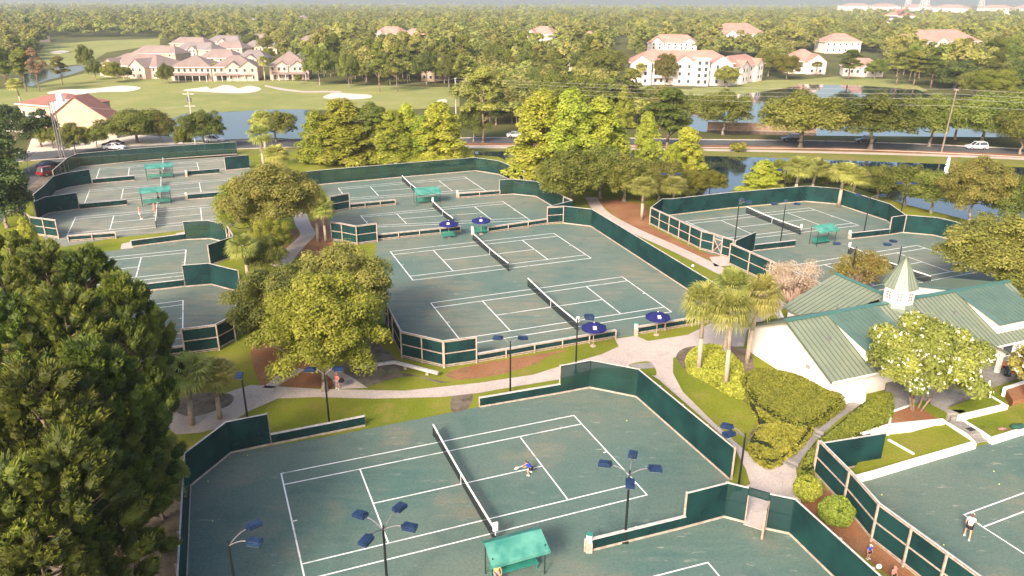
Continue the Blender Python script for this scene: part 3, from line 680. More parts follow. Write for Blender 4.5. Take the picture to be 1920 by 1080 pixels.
def bench(base, rz, label, w=1.5):
    root = empty('bench', base, rz, label, 'bench', 'teal slatted benches'); bench_parts(root, w); return root
def gpt(px, py, z=0): return P(px, py, z)
def umb(px, py, h, rad, label):
    p = P(px, py, h); p.z = 0; return umbrella(p, h, rad, label, R(20))
umb(1114, 606, 2.5, 1.3, 'blue umbrella left of the entrance path, beside the near net of the central courts')
umb(1234, 586, 2.5, 1.3, 'blue umbrella right of the entrance path, nearest the palms')
umb(841, 414, 2.5, 1.45, 'blue umbrella left of the white cooler at the upper central courts')
umb(902, 408, 2.5, 1.45, 'blue umbrella right of the white cooler at the upper central courts')
bench(P(841, 447), TH + PI + PI, 'teal bench under the left of the two upper blue umbrellas', 1.9)
bench(P(903, 439), TH, 'teal bench under the right of the two upper blue umbrellas', 1.9)
def shelter(px, py, h, label, w=3.0, dpt=2.2, rz=TH, stuff=True, flat=False):
    p = P(px, py, h); p.z = 0
    root = empty('canopied_bench', p, rz, label, 'shelter', 'green canopied court benches')
    b = MB(); zt = h; rise = .08 if flat else .42
    hw, hd = w / 2 + .1, dpt / 2
    rid = -.25 * dpt
    if flat:
        b.slab([(-hw, -hd, zt - .25), (hw, -hd, zt - .25), (hw, hd, zt + .15), (-hw, hd, zt + .15)], .06)
    else:
        b.slab([(-hw, -hd, zt - .35), (hw, -hd, zt - .35), (hw * .97, hd * .35, zt + .25), (-hw * .97, hd * .35, zt + .25)], .05)
        b.slab([(-hw * .97, hd * .35, zt + .25), (hw * .97, hd * .35, zt + .25), (hw, hd, zt - .1), (-hw, hd, zt - .1)], .05)
        b.box((0, -hd + .01, zt - .45), (2 * hw, .03, .16))
    b.build('canopy', tealroof, root)
    pm = MB(); pm.tube((0, 0, 0), (0, 0, h - .12), .04, n=6); me = pm.mesh('post', darkrail)
    for sx in (-1, 1):
        for sy in (-.32, .32): link('post', me, root, (sx * (w / 2 - .1), sy * dpt, 0))
    bench_parts(root, w - .5, (0, .1, 0))
    return root
shelter(966, 1018, 2.3, 'large teal canopied bench at the bottom centre of the foreground court', 3.5, 2.0)
shelter(800, 355, 2.4, 'pale teal canopied bench between the two farthest central courts', 4.2, 3.0)
shelter(290, 355, 2.6, 'dark green canopied bench over the nearer net of the left courts', 4.6, 2.4, .42, flat=True)
shelter(297, 310, 2.6, 'dark green canopied bench over the farthest net of the left courts', 4.8, 2.4, .42, flat=True)
shelter(1546, 425, 2.6, 'green canopied bench between the two right courts', 3.4, 2.2)
def cooler(px, py, label, s_=1):
    r = empty('water_cooler', P(px, py), 0, label, 'water cooler', 'coolers on stands')
    b = MB(); b.tube((0, 0, .75), (0, 0, 1.3), .2, .2, 10); b.build('barrel', white, r, smooth=False)
    b = MB(); b.tube((0, 0, 1.3), (0, 0, 1.38), .21, .19, 10); b.build('lid', teal, r)
    b = MB(); b.box((0, 0, .37), (.4, .4, .75)); b.build('stand', wood, r)
for q_ in ((886, 440, 'white cooler on a stand between the two upper blue umbrellas'), (1104, 1034, 'cooler at the end of the foreground divider fence'), (1192, 628, 'cooler on the post right of the central entrance path'), (1592, 448, 'cooler at the end of the divider on the right courts'), (858, 370, 'cooler at the end of the divider on the farthest central court'), (350.5, 331, 'cooler at the end of the divider on the farthest left court'), (350.5, 374, 'cooler at the end of the divider on the second left court')): cooler(*q_)
# balls
for i, q_ in enumerate(((464, 855), (390, 904), (399, 978), (1175, 790), (1863, 885), (1873, 909), (1653, 929), (1769, 1023), (548, 977))):
    b = MB(); b.sphere((0, 0, .045), .045, 8, 6)
    o = b.build('tennis_ball', mat('ball_felt', (0.6, 0.75, 0.2), .8), None, P(*q_) + Vector((0, 0, .02)), smooth=True)
    tag(o, 'small yellow tennis ball ' + ('near the back left bend of the foreground fence', 'beside the left fence of the foreground court', 'near the left fence level with the two-headed lamp', 'in the back right of the foreground court', 'upper of two behind the baseline of the lower right court', 'lower of two behind the baseline of the lower right court', 'by the timber framed fence of the lower right court', 'near the feet of the woman in white', 'on the left baseline of the foreground court')[i], 'tennis ball', 'loose tennis balls')
# ------------------------------------------------------------------ foliage generators
def leaf_obj(name, pts, nrm, size, tint, m, asp=1.5, jit=0.9, rng=None):
    rng = rng or np.random.default_rng(1)
    n = len(pts)
    d = nrm + rng.normal(0, jit, (n, 3)); d /= np.linalg.norm(d, axis=1)[:, None] + 1e-9
    r = rng.normal(0, 1, (n, 3)); t = np.cross(d, r); t /= np.linalg.norm(t, axis=1)[:, None] + 1e-9; b = np.cross(d, t)
    s = (size * rng.uniform(.65, 1.35, n))[:, None]
    a = t * s * asp * .5; c = b * s * .5
    v = np.stack([pts - a, pts - c * .9, pts + a, pts + c * .9], 1).reshape(-1, 3)
    f = np.arange(4 * n).reshape(-1, 4)
    me = bpy.data.meshes.new(name)
    me.vertices.add(4 * n); me.vertices.foreach_set('co', v.astype(np.float32).ravel())
    me.loops.add(4 * n); me.loops.foreach_set('vertex_index', f.astype(np.int32).ravel())
    me.polygons.add(n); me.polygons.foreach_set('loop_start', (np.arange(n) * 4).astype(np.int32)); me.polygons.foreach_set('loop_total', np.full(n, 4, np.int32))
    me.update(calc_edges=True); me.materials.append(m)
    at = me.attributes.new('tint', 'FLOAT', 'POINT'); at.data.foreach_set('value', np.repeat(np.clip(tint, 0, 1), 4).astype(np.float32))
    return me
def blobs_leaves(blobs, n, size, m, name='crown', seed=1, asp=1.5, jit=.5, flat=1.0, up=.25):
    rng = np.random.default_rng(seed); B = np.array(blobs, float)
    w = B[:, 3] ** 2; idx = rng.choice(len(B), n, p=w / w.sum())
    d = rng.normal(0, 1, (n, 3)); d /= np.linalg.norm(d, axis=1)[:, None]
    lo = d[:, 2] < -.35; d[lo, 2] *= -1
    rr = B[idx, 3] * (1 - .35 * rng.random(n) ** 1.6) * (1 + .12 * rng.normal(0, 1, n))
    p = B[idx, :3] + d * rr[:, None] * np.array([1, 1, flat])
    tb = rng.uniform(0, 1, len(B)) ** 1.2
    tint = .62 * tb[idx] + .38 * rng.random(n)
    nn = d + np.array([0, 0, up])
    return leaf_obj(name, p, nn, np.full(n, size), tint, m, asp, jit, rng)
def limb_trunk(h, r, blobs, k, m, seed=1, forks=1, base=0.0):
    rr = random.Random(seed); b = MB()
    pts = [Vector((0, 0, base))]; 
    for i in range(1, 5): pts.append(Vector((rr.uniform(-.12, .12) * i, rr.uniform(-.12, .12) * i, h * i / 4)))
    b.tube((0, 0, base - .1), (0, 0, base + .5), r * 1.5, r, 8)
    b.path(pts, [r, r * .9, r * .78, r * .66, r * .5], 8)
    bl = sorted(blobs, key=lambda q: rr.random())[:k]
    for q in bl:
        e = Vector(q[:3]); z0 = max(.4, min(1, e.z / h - .3)); s_ = pts[0].lerp(pts[-1], min(1, z0 * .9)); mid = s_.lerp(e, .5) + Vector((0, 0, -.1 * (e - s_).length))
        b.path([s_, mid, e], [r * .45, r * .3, r * .1], 5)
    return b.mesh('trunk', m, True)
def ell_blobs(n, c, rad, br, seed, shell=.55, low=-.5):
    rr = random.Random(seed); out = []
    while len(out) < n:
        x, y, z = (rr.gauss(0, 1) for _ in range(3)); L = math.sqrt(x * x + y * y + z * z) or 1
        if z / L < low: continue
        k = rr.uniform(shell, 1.0); out.append((c[0] + x / L * rad[0] * k, c[1] + y / L * rad[1] * k, c[2] + z / L * rad[2] * k, rr.uniform(*br)))
    return out
def proto(name, crown, trunk, cat, crown_name='crown'):
    r = bpy.data.objects.new(name, None); COL.objects.link(r); r['category'] = cat
    if trunk: link('trunk', trunk, r)
    if crown: link(crown_name, crown, r)
    return r
TP = {}
def reg(key, *a): TP.setdefault(key, []).append(proto(*a))
# broad oaks (nominal height 10, radius 6)
for s in range(4):
    bl = ell_blobs(120, (0, 0, 5.2), (5.0, 5.0, 3.7), (.5, 1.5), 10 + s, .35, -.6)
    reg('oak', 'oak_tree', blobs_leaves(bl, 34000, .21, f_oak, seed=s, up=.35), limb_trunk(3.4, .26, bl, 12, barkd, s), 'tree')
# bright broad tree for the near side
for s in range(2):
    bl = ell_blobs(170, (0, 0, 5.6), (4.9, 4.9, 4.1), (.4, 1.25), 30 + s, .35, -.7)
    reg('bright', 'oak_tree', blobs_leaves(bl, 62000, .15, f_brt, seed=s + 5, up=.4), limb_trunk(3.6, .24, bl, 16, barkd, s), 'tree')
    reg('nearoak', 'oak_tree', blobs_leaves(bl, 62000, .15, f_myr, seed=s + 9, up=.4), limb_trunk(3.6, .24, bl, 16, barkd, s), 'tree')
# cypress-like cones (height 14, radius 3.4)
def cone_blobs(n, h, r, br, seed, z0=.6, p=.55):
    rr = random.Random(seed); out = []
    for i in range(n):
        z = z0 + (h - z0 - .3) * (rr.random() ** 1.35); rad = r * (1 - (z / h)) ** p * (.82 + .3 * rr.random()); a = rr.uniform(0, 2 * PI); k = rr.uniform(.35, 1)
        out.append((rad * k * math.cos(a), rad * k * math.sin(a), z, rr.uniform(*br) * (1 - .35 * z / h)))
    return out
for s in range(3):
    bl = cone_blobs(230, 14, 3.6, (.5, 1.15), 50 + s)
    reg('cypress', 'cypress_tree', blobs_leaves(bl, 34000, .23, f_cyp, seed=s, up=.5, flat=1.2), limb_trunk(12, .22, [], 0, bark, s), 'tree')
# tall pines for the middle distance (height 16, bare trunk)
def pine_blobs(seed, h=16, r=3.6, z0=6.5, n=40):
    rr = random.Random(seed); out = []
    for i in range(n):
        z = z0 + (h - z0) * rr.random() ** .8; f = math.sin(PI * min(1, .18 + .82 * (z - z0) / (h - z0))) ** .6; a = rr.uniform(0, 2 * PI); k = rr.uniform(.25, 1) * r * f
        out.append((k * math.cos(a), k * math.sin(a), z, rr.uniform(.75, 1.5)))
    return out
for s in range(3):
    bl = pine_blobs(70 + s)
    reg('pine', 'pine_tree', blobs_leaves(bl, 14000, .28, f_oak if s else f_myr, seed=s + 20, flat=.7, up=.5), limb_trunk(13, .22, bl, 12, bark, s), 'tree')
bl = pine_blobs(79); reg('rusty', 'pine_tree', blobs_leaves(bl, 6000, .28, f_red, seed=3, flat=.7), limb_trunk(13, .22, bl, 12, bark, 3), 'tree')
# dark bushy tree
for s in range(2):
    bl = ell_blobs(50, (0, 0, 5.2), (3.6, 3.6, 4.4), (.8, 1.5), 90 + s, .4, -.8)
    reg('dark', 'evergreen_tree', blobs_leaves(bl, 11000, .26, f_drk, seed=s), limb_trunk(3, .22, bl, 6, barkd, s), 'tree')
# cheap far trees
for s in range(4):
    bl = [ell_blobs(34, (0, 0, 7.0), (4.3, 4.3, 3.4), (1.0, 2.2), 110 + s, .4, -.6), ell_blobs(30, (0, 0, 6.2), (5.4, 5.4, 2.8), (1.0, 2.0), 111 + s, .4, -.5), pine_blobs(114, 15, 4.2, 7.5, 22), ell_blobs(30, (0, 0, 7.4), (3.2, 3.2, 5.0), (1.0, 1.9), 113 + s, .4, -.7)][s]
    reg('far', 'woodland_tree', blobs_leaves(bl, 2600, .6, f_far, seed=s, up=.4), limb_trunk(6, .25, bl, 5, barkd, s), 'tree')
# foreground pines with brushy needle tufts
CORE = {}
def tuft_pine(seed, h=15, r=4.3, nt=160, blades=170):
    rng = np.random.default_rng(seed); P_ = []; D_ = []
    for i in range(nt):
        u = rng.random(); z = h * (.22 + .78 * u ** .85); f = (1 - ((z / h - .22) / .78) ** 1.7) ** .65
        a = rng.uniform(0, 2 * PI); k = r * f * math.sqrt(rng.uniform(.35, 1)) + .25
        P_.append((k * math.cos(a), k * math.sin(a), z + rng.normal(0, .25))); dd = np.array([math.cos(a) * .75, math.sin(a) * .75, .9]) + rng.normal(0, .22, 3); D_.append(dd / np.linalg.norm(dd))
    P_ = np.array(P_); D_ = np.array(D_); ti = rng.uniform(.0, 1, nt)
    n = nt * blades; idx = np.repeat(np.arange(nt), blades)
    dd = D_[idx]; s_ = rng.uniform(0, 1, n)                         # position along the shoot
    sd_ = rng.normal(0, 1, (n, 3)); sd_ -= dd * np.sum(sd_ * dd, 1)[:, None]; sd_ /= np.linalg.norm(sd_, axis=1)[:, None]
    base = P_[idx] + dd * (s_ * 1.05)[:, None] + sd_ * .2
    dirn = sd_ * (1.0 - .55 * s_)[:, None] + dd * (.45 + .9 * s_)[:, None]; dirn /= np.linalg.norm(dirn, axis=1)[:, None]
    L = rng.uniform(.3, .5, n)[:, None]; w = np.cross(dirn, rng.normal(0, 1, (n, 3))); w /= np.linalg.norm(w, axis=1)[:, None]; w *= .034
    v = np.stack([base - w, base + w, base + dirn * L + w * .5, base + dirn * L - w * .5], 1).reshape(-1, 3)
    tv = np.repeat(np.clip(.5 * ti[idx] + .4 * s_ + .1 * rng.random(n), 0, 1), 4)  # shoot tips lighter than their bases: light from above put into the tint
    cb = MB()
    for i in range(nt): cb.tube(Vector(P_[i]) - Vector(D_[i]) * .1, Vector(P_[i]) + Vector(D_[i]) * .6, .26, .46, 7, cap=False); cb.tube(Vector(P_[i]) + Vector(D_[i]) * .6, Vector(P_[i]) + Vector(D_[i]) * 1.25, .46, .1, 7, cap=False)
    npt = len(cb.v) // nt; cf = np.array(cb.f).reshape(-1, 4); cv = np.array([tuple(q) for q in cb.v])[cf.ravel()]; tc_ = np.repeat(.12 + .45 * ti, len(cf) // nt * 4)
    v = np.concatenate([v, cv]); tv = np.concatenate([tv, tc_]); n = len(v) // 4
    me = bpy.data.meshes.new('crown'); me.vertices.add(4 * n); me.vertices.foreach_set('co', v.astype(np.float32).ravel())
    me.loops.add(4 * n); me.loops.foreach_set('vertex_index', np.arange(4 * n, dtype=np.int32)); me.polygons.add(n)
    me.polygons.foreach_set('loop_start', (np.arange(n) * 4).astype(np.int32)); me.polygons.foreach_set('loop_total', np.full(n, 4, np.int32))
    me.update(calc_edges=True); me.materials.append(f_pin)
    at = me.attributes.new('tint', 'FLOAT', 'POINT'); at.data.foreach_set('value', tv.astype(np.float32))
    b = MB(); b.path([Vector((0, 0, -.1)), Vector((.1, 0, h * .5)), Vector((0, .1, h * .95))], [.26, .18, .05], 8)
    for i in range(0, nt, 3):
        e = Vector(P_[i]); z0 = max(1.5, e.z - .35 * math.hypot(e.x, e.y) - .4); b.path([Vector((0, 0, z0)), (Vector((0, 0, z0)) + e) / 2 - Vector((0, 0, .12)), e], [.07, .05, .02], 4)
    return me, b.mesh('trunk', bark, True)
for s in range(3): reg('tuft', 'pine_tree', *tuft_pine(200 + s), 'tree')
# palms
def palm(seed, h=6.5, r=2.2, nf=70, m=None):
    rr = random.Random(seed); vs = []; fs = []; tn = []
    lean = Vector((rr.uniform(-.4, .4), rr.uniform(-.4, .4), 0)); top = Vector((lean.x, lean.y, h))
    for i in range(nf):
        a = rr.uniform(0, 2 * PI); el = rr.uniform(-.7, 1.35); d = Vector((math.cos(a) * math.cos(el), math.sin(a) * math.cos(el), math.sin(el)))
        pl = r * rr.uniform(.4, .55); o = top + d * pl; side = d.cross(Vector((0, 0, 1))); side = side.normalized() if side.length > .05 else Vector((1, 0, 0)); up = side.cross(d); t0 = rr.random()
        n0 = len(vs); w = side * .02; vs += [top - w, top + w, o + w, o - w]; fs.append((n0, n0 + 1, n0 + 2, n0 + 3)); tn += [t0] * 4
        for j in range(16):
            an = -1.75 + 3.5 * j / 15 + rr.uniform(-.06, .06); L = r * .62 * (1 - .22 * abs(an) / 1.75) * rr.uniform(.85, 1.1)
            bd = (d * math.cos(an) + side * math.sin(an)).normalized(); mid = o + bd * L * .6 + up * .04; tip = o + bd * L * .98 - Vector((0, 0, L * .28)) ; ww = bd.cross(up).normalized() * .055
            n0 = len(vs); vs += [o, mid - ww, tip, mid + ww]; fs.append((n0, n0 + 1, n0 + 2, n0 + 3)); tn += [min(1, max(0, t0 * .6 + .4 * rr.random()))] * 4
    me = bpy.data.meshes.new('crown'); me.from_pydata([tuple(v) for v in vs], [], fs); me.materials.append(m or f_plm)
    at = me.attributes.new('tint', 'FLOAT', 'POINT'); at.data.foreach_set('value', tn)
    b = MB(); b.path([Vector((0, 0, -.1)), Vector((lean.x * .3, lean.y * .3, h * .5)), top + Vector((0, 0, .1))], [.24, .19, .17], 9)
    for k in range(18): b.tube(top + Vector((0, 0, -1.1 + k * .06)), top + Vector((rr.uniform(-.28, .28), rr.uniform(-.28, .28), -1.0 + k * .06 + .25)), .04, .02, 4)
    return me, b.mesh('trunk', pbark, True)
for s in range(4): reg('palm', 'palm_tree', *palm(300 + s), 'palm tree')

TREE_N = {'n': 0}
def tree(kind, base, h, w, label, group=None, rz=None, variant=None):
    """base: ground point; h, w: scale factors for height and width"""
    v = TP[kind]; p = v[(variant if variant is not None else TREE_N['n']) % len(v)]; TREE_N['n'] += 1
    o = place(p, used, loc=(base.x, base.y, 0), rz=rz if rz is not None else rnd.uniform(0, 2 * PI), scale=(w, w, h), label=label)
    if group: o['group'] = group
    elif 'group' in o: del o['group']
    return o
NH = {'oak': (9.8, 6.2), 'bright': (10.6, 5.8), 'nearoak': (10.6, 5.8), 'cypress': (14.3, 3.9), 'pine': (16.8, 4.7), 'rusty': (16.8, 4.7), 'dark': (10.6, 4.8), 'far': (11.5, 5.6), 'tuft': (15.8, 5.2), 'palm': (8.3, 2.2)}
def tbase(kind, bx, by, ty, wpx, label, group=None, **k):
    """tree from the pixel of its foot, the pixel row of its top and its crown width in pixels"""
    b = P(bx, by); hh = hgt(bx, by, ty); dep = (b - Vector((0, 0, H))).dot(FW) ; W = wpx * dep / F
    return tree(kind, b, hh / NH[kind][0], W / 2 / NH[kind][1], label, group, **k)
def ttop(kind, tx, ty, h, w, label, group=None, **k):
    """tree from the pixel of its top and its true height"""
    b = P(tx, ty, h); return tree(kind, b, h / NH[kind][0], w / 2 / NH[kind][1], label, group, **k)

# ------------------------------------------------------------------ near trees
G1 = 'dark foreground pines'
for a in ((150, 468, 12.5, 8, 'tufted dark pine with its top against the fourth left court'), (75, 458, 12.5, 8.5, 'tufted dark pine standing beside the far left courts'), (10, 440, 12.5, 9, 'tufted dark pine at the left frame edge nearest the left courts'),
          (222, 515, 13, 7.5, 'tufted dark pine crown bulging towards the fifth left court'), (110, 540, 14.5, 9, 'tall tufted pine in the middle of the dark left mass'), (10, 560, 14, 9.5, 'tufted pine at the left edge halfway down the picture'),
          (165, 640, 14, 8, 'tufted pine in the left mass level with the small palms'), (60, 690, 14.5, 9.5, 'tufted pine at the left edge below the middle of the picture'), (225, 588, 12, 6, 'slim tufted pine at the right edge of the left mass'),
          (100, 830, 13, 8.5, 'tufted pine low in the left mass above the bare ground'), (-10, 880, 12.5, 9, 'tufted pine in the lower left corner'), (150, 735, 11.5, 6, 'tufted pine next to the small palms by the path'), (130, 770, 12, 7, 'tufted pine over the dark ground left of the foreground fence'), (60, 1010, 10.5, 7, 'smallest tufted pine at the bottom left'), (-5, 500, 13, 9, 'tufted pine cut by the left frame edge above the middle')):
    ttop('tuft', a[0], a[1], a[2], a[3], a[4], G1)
ttop('nearoak', 275, 815, 6.5, 4.6, 'small leafy tree between the big pines and the corner of the foreground fence')
tbase('cypress', 65, 500, 405, 60, 'small bright conifer at the near left corner of the third left court')
ttop('dark', -35, 215, 12, 13, 'dark bushy tree at the upper left frame edge'); ttop('dark', -20, 290, 11, 11, 'dark bushy tree at the left frame edge below the white sign')
ttop('dark', -60, 250, 12, 13, 'dark bushy tree just entering the left frame edge')
# centre left oaks
ttop('nearoak', 497, 305, 11.5, 15.5, 'broad olive oak between the left courts and the farthest central court')
ttop('bright', 455, 330, 9, 10.5, 'lighter oak crown overhanging the second left court')
ttop('nearoak', 632, 452, 10, 12, 'olive oak at the left of the central courts, behind the biggest crown')
ttop('nearoak', 520, 492, 9.5, 11.5, 'olive oak above the fifth left court, left of the biggest crown')
ttop('bright', 588, 512, 11, 13.2, 'largest bright oak beside the near left fence of the central courts')
ttop('bright', 500, 405, 6.5, 6.5, 'small bright tree by the winding path between the courts')
ttop('oak', 490, 440, 5.5, 6, 'low dark leafy tree by the winding path')
GP = 'sabal palms'
def palm_at(cx, cy, h, label, w=1.0, group=GP, v=None):
    b = P(cx, cy, h - .3); return tree('palm', b, h / 6.5, w, label, group, variant=v)
for a in ((345, 708, 4.6, 'left of the two small palms between the big pines and the lamp posts', 1.1), (400, 706, 4.2, 'right of the two small palms beside the foreground path', .95), (590, 385, 5.6, 'left palm of the pair beside the upper central courts', 1.05), (606, 392, 5.2, 'right palm of the pair beside the upper central courts', .9),
          (458, 462, 5, 'palm above the divider of the fourth left court', 1.0), (492, 228, 7.5, 'highest shaggy palm behind the left courts', 1.3), (488, 256, 7, 'shaggy palm just below the highest one behind the left courts', 1.3), (512, 292, 6, 'shaggy palm above the broad olive oak', 1.3), (530, 322, 5.5, 'shaggy palm at the right of the broad olive oak', 1.2),
          (1322, 574, 6.9, 'leftmost palm of the clump beside the clubhouse', 1.0), (1372, 546, 7.0, 'rearmost palm of the clump beside the clubhouse', 1.05), (1376, 592, 7.1, 'nearest palm of the clump beside the clubhouse', .98), (1415, 558, 7.0, 'rightmost palm of the clump beside the clubhouse', 1.0),
          (1207, 354, 5.2, 'short palm at the left corner of the right courts', 1.15), (1266, 350, 4.6, 'shaggy palm just outside the far left corner of the right courts', 1.15), (1497, 314, 6.2, 'left palm of the first pair behind the far right court', 1.3), (1527, 318, 5.6, 'right palm of the first pair behind the far right court', 1.2), (1582, 326, 5.8, 'left palm of the second pair behind the far right court', 1.3), (1603, 334, 5.2, 'right palm of the second pair behind the far right court', 1.2),
          (32, 160, 7, 'lone palm beside the red roofed building', 1.3)):
    palm_at(a[0], a[1], a[2], a[3], a[4])
# row behind the central courts
for a in (('cypress', 648, 303, 183, 125, 'wide bright cypress left of the pond gap behind the farthest central court'), ('cypress', 600, 304, 205, 80, 'bright cypress at the left end of the row behind the farthest central court'), ('pine', 700, 303, 188, 80, 'olive pine rising between the bright cypresses'), ('cypress', 738, 306, 205, 88, 'narrow bright cypress in the middle of the row behind the central courts'),
          ('cypress', 765, 303, 192, 60, 'slim cypress behind the middle of the row'), ('cypress', 826, 302, 190, 110, 'broad bright cypress at the right end of the row behind the central courts'), ('cypress', 790, 303, 215, 70, 'short cypress left of the broad right one'),
          ('cypress', 1012, 338, 165, 125, 'tallest bright cypress at the right of the pond gap'), ('cypress', 1068, 345, 163, 115, 'tall cypress joined to the right side of the tallest one'), ('cypress', 1120, 340, 180, 120, 'tall paler cypress in the central cluster'), ('cypress', 1152, 335, 228, 70, 'short bright cypress in front of the central cluster'),
          ('cypress', 1209, 335, 208, 66, 'pointed bright cypress standing clear of the central cluster'), ('cypress', 1168, 240, 158, 40, 'small pointed cypress on the far side of the road'), ('cypress', 1284, 338, 236, 78, 'rounded bright cypress right of the central cluster'), ('cypress', 1255, 345, 270, 60, 'small cypress in front of the rounded one'),
          ('oak', 1070, 390, 278, 130, 'olive oak at the corner of the second central court'), ('oak', 1170, 378, 285, 130, 'olive oak above the mulch between central and right courts'), ('oak', 1125, 372, 268, 110, 'olive oak between two others above the mulch'), ('oak', 1235, 376, 300, 100, 'olive oak behind the short palm of the right courts'), ('bright', 1330, 368, 318, 60, 'small bright tree behind the left end of the right courts'), ('bright', 1292, 372, 315, 60, 'bright bushy tree between the shaggy palm and the pond'),
          ('cypress', 1428, 362, 300, 78, 'bright conical tree against the pond behind the far right court'), ('oak', 1465, 355, 300, 80, 'olive tree behind the far right court left of the palms'), ('oak', 1550, 352, 305, 75, 'olive tree between the two pairs of palms'), ('oak', 1645, 372, 305, 90, 'olive tree on the pond bank right of the palms'), ('oak', 1695, 385, 305, 110, 'olive oak on the pond bank behind the corner of the right courts'), ('oak', 1745, 400, 318, 90, 'olive tree on the pond bank near the fountain'),
          ('nearoak', 1815, 420, 290, 140, 'large olive oak at the far right corner of the right courts'), ('oak', 1890, 430, 325, 110, 'olive oak at the right frame edge above the pond'), ('nearoak', 1872, 560, 400, 235, 'big olive oak overlapping the right end of the nearer right court'), ('oak', 1935, 640, 530, 90, 'tree cut by the right frame edge beside the clubhouse'),
          ('pine', 906, 268, 125, 92, 'big lone pine beside the road with a bare brown trunk'), ('oak', 888, 266, 195, 60, 'small oak beside the big lone pine'),
          ('pine', 1250, 290, 165, 110, 'broad pine beside the road above the pointed cypress'),
          ('oak', 1355, 253, 165, 95, 'oak beside the lake nearest the apartments'), ('oak', 1500, 277, 168, 150, 'wide roadside oak over the dark car'), ('oak', 1632, 279, 168, 165, 'wide forked roadside oak over the second dark car'), ('oak', 1742, 275, 172, 110, 'roadside oak left of the leaning pole'), ('oak', 1840, 270, 170, 130, 'roadside oak right of the leaning pole'), ('oak', 1912, 289, 200, 90, 'roadside oak at the right frame edge'), ('oak', 1790, 262, 178, 90, 'oak behind the leaning pole on the lake side'),
          ('oak', 1900, 255, 165, 110, 'lake side oak at the right frame edge'),
          ('oak', 258, 268, 202, 115, 'roadside oak left of the pair in front of the golf pond'), ('oak', 302, 268, 212, 60, 'slim roadside oak touching the wider one'), ('oak', 385, 278, 202, 85, 'roadside oak standing in front of the golf pond'), ('oak', 518, 266, 205, 85, 'oak at the right end of the golf pond'), ('bright', 345, 282, 232, 32, 'very small tree in front of the golf pond'),
          ('nearoak', 142, 290, 228, 62, 'small roadside tree right of the triple poles'), ('oak', 182, 276, 235, 45, 'small roadside tree before the tan forecourt'), ('dark', 78, 275, 200, 75, 'dark tree in front of the red roofed building'), ('oak', 100, 278, 238, 45, 'small green tree left of the triple poles'), ('dark', 30, 262, 190, 70, 'dark round tree at the left of the red roofed building')):
    tbase(a[0], a[1], a[2], a[3], a[4] * (1.15 if a[0] == 'cypress' else 1.22 if a[0] in ('oak', 'bright') else 1.08), a[5])
# mid-distance trees in front of houses and on the golf course
GM = 'trees around the golf course houses'
mid = [('rusty', 75, 172, 88, 40, 'rust coloured dying pine by the far pond'), ('pine', 50, 172, 85, 50, 'green pine left of the rust coloured one'), ('pine', 15, 168, 88, 55, 'pine at the left frame edge by the far pond'), ('pine', 118, 160, 105, 40, 'dark leaning pine on the bank of the far pond'), ('oak', 165, 140, 80, 38, 'oak at the end of the far pond beside the houses'), ('oak', 180, 150, 110, 40, 'oak before the leftmost brown roofed house'), ('bright', 215, 155, 112, 48, 'bright green tree in front of the leftmost brown roofed house'), ('oak', 315, 157, 118, 36, 'dark tree between the first two brown roofed houses'), ('palm', 405, 150, 118, 20, 'small palm in front of the middle houses'), ('palm', 455, 150, 118, 20, 'small palm in front of the right middle house'), ('palm', 497, 152, 105, 24, 'tall palm between two brown roofed houses'), ('palm', 527, 148, 115, 18, 'small palm before the pink house'),
       ('oak', 600, 160, 80, 75, 'large oak at the right of the pink house'), ('oak', 655, 164, 95, 50, 'round topped tree right of the large oak by the fairway'), ('pine', 712, 172, 78, 50, 'tall pine with a long pale trunk on the fairway edge'), ('pine', 745, 173, 80, 52, 'second tall pine on the fairway edge'), ('oak', 800, 158, 90, 60, 'oak before the small brown house by the fairway'), ('pine', 868, 154, 65, 62, 'tall pine with red brown trunk behind the fairway'), ('oak', 842, 164, 100, 50, 'low oak left of the far power pole'),
       ('oak', 935, 150, 80, 70, 'oak with a bright crown behind the big lone pine'), ('oak', 1000, 155, 90, 75, 'oak above the road behind the tallest cypress'), ('oak', 1130, 155, 85, 100, 'broad oak left of the big apartment block'), ('oak', 960, 220, 150, 80, 'dark green oak across the road behind the cypresses'), ('oak', 1040, 225, 130, 110, 'dark spreading oak behind the power lines'), ('oak', 1110, 225, 135, 110, 'dark spreading oak left of the lake'), ('dark', 930, 235, 165, 60, 'dark thicket tree beside the lone pine'), ('oak', 1215, 225, 160, 80, 'spreading oak in front of the apartment lawn'), ('oak', 1290, 235, 175, 70, 'oak at the left end of the lake'),
       ('nearoak', 1247, 160, 95, 52, 'pale green tree in front of the big apartment block'), ('nearoak', 1362, 164, 122, 58, 'spreading tree at the right of the big apartment block'), ('palm', 1200, 160, 118, 22, 'palm before the left end of the big apartment block'), ('palm', 1216, 158, 120, 20, 'second palm before the big apartment block'), ('bright', 1475, 148, 100, 62, 'bright green tree between the apartments and the white house'), ('oak', 1440, 143, 85, 60, 'light olive tree behind the bright green one'), ('palm', 1530, 142, 115, 26, 'palm in front of the white house with pink roof'),
       ('pine', 1590, 150, 92, 60, 'pine in front of the small white house'), ('pine', 1680, 160, 90, 55, 'pine with bare trunks on the lake shore'), ('pine', 1712, 162, 92, 60, 'pine in the grove on the lake shore'), ('pine', 1745, 164, 88, 55, 'right pine of the grove on the lake shore'), ('dark', 1790, 168, 110, 90, 'dense tree right of the lake shore grove'), ('bright', 1860, 190, 125, 90, 'bright dense tree at the upper right of the lake'), ('dark', 1915, 190, 100, 90, 'dark dense tree at the right frame edge'), ('oak', 1825, 185, 130, 70, 'olive tree beyond the leaning pole'), ('oak', 1880, 150, 75, 100, 'large crown in the wood at the right frame edge'),
       ('oak', 1640, 148, 108, 50, 'oak right of the small white house')]
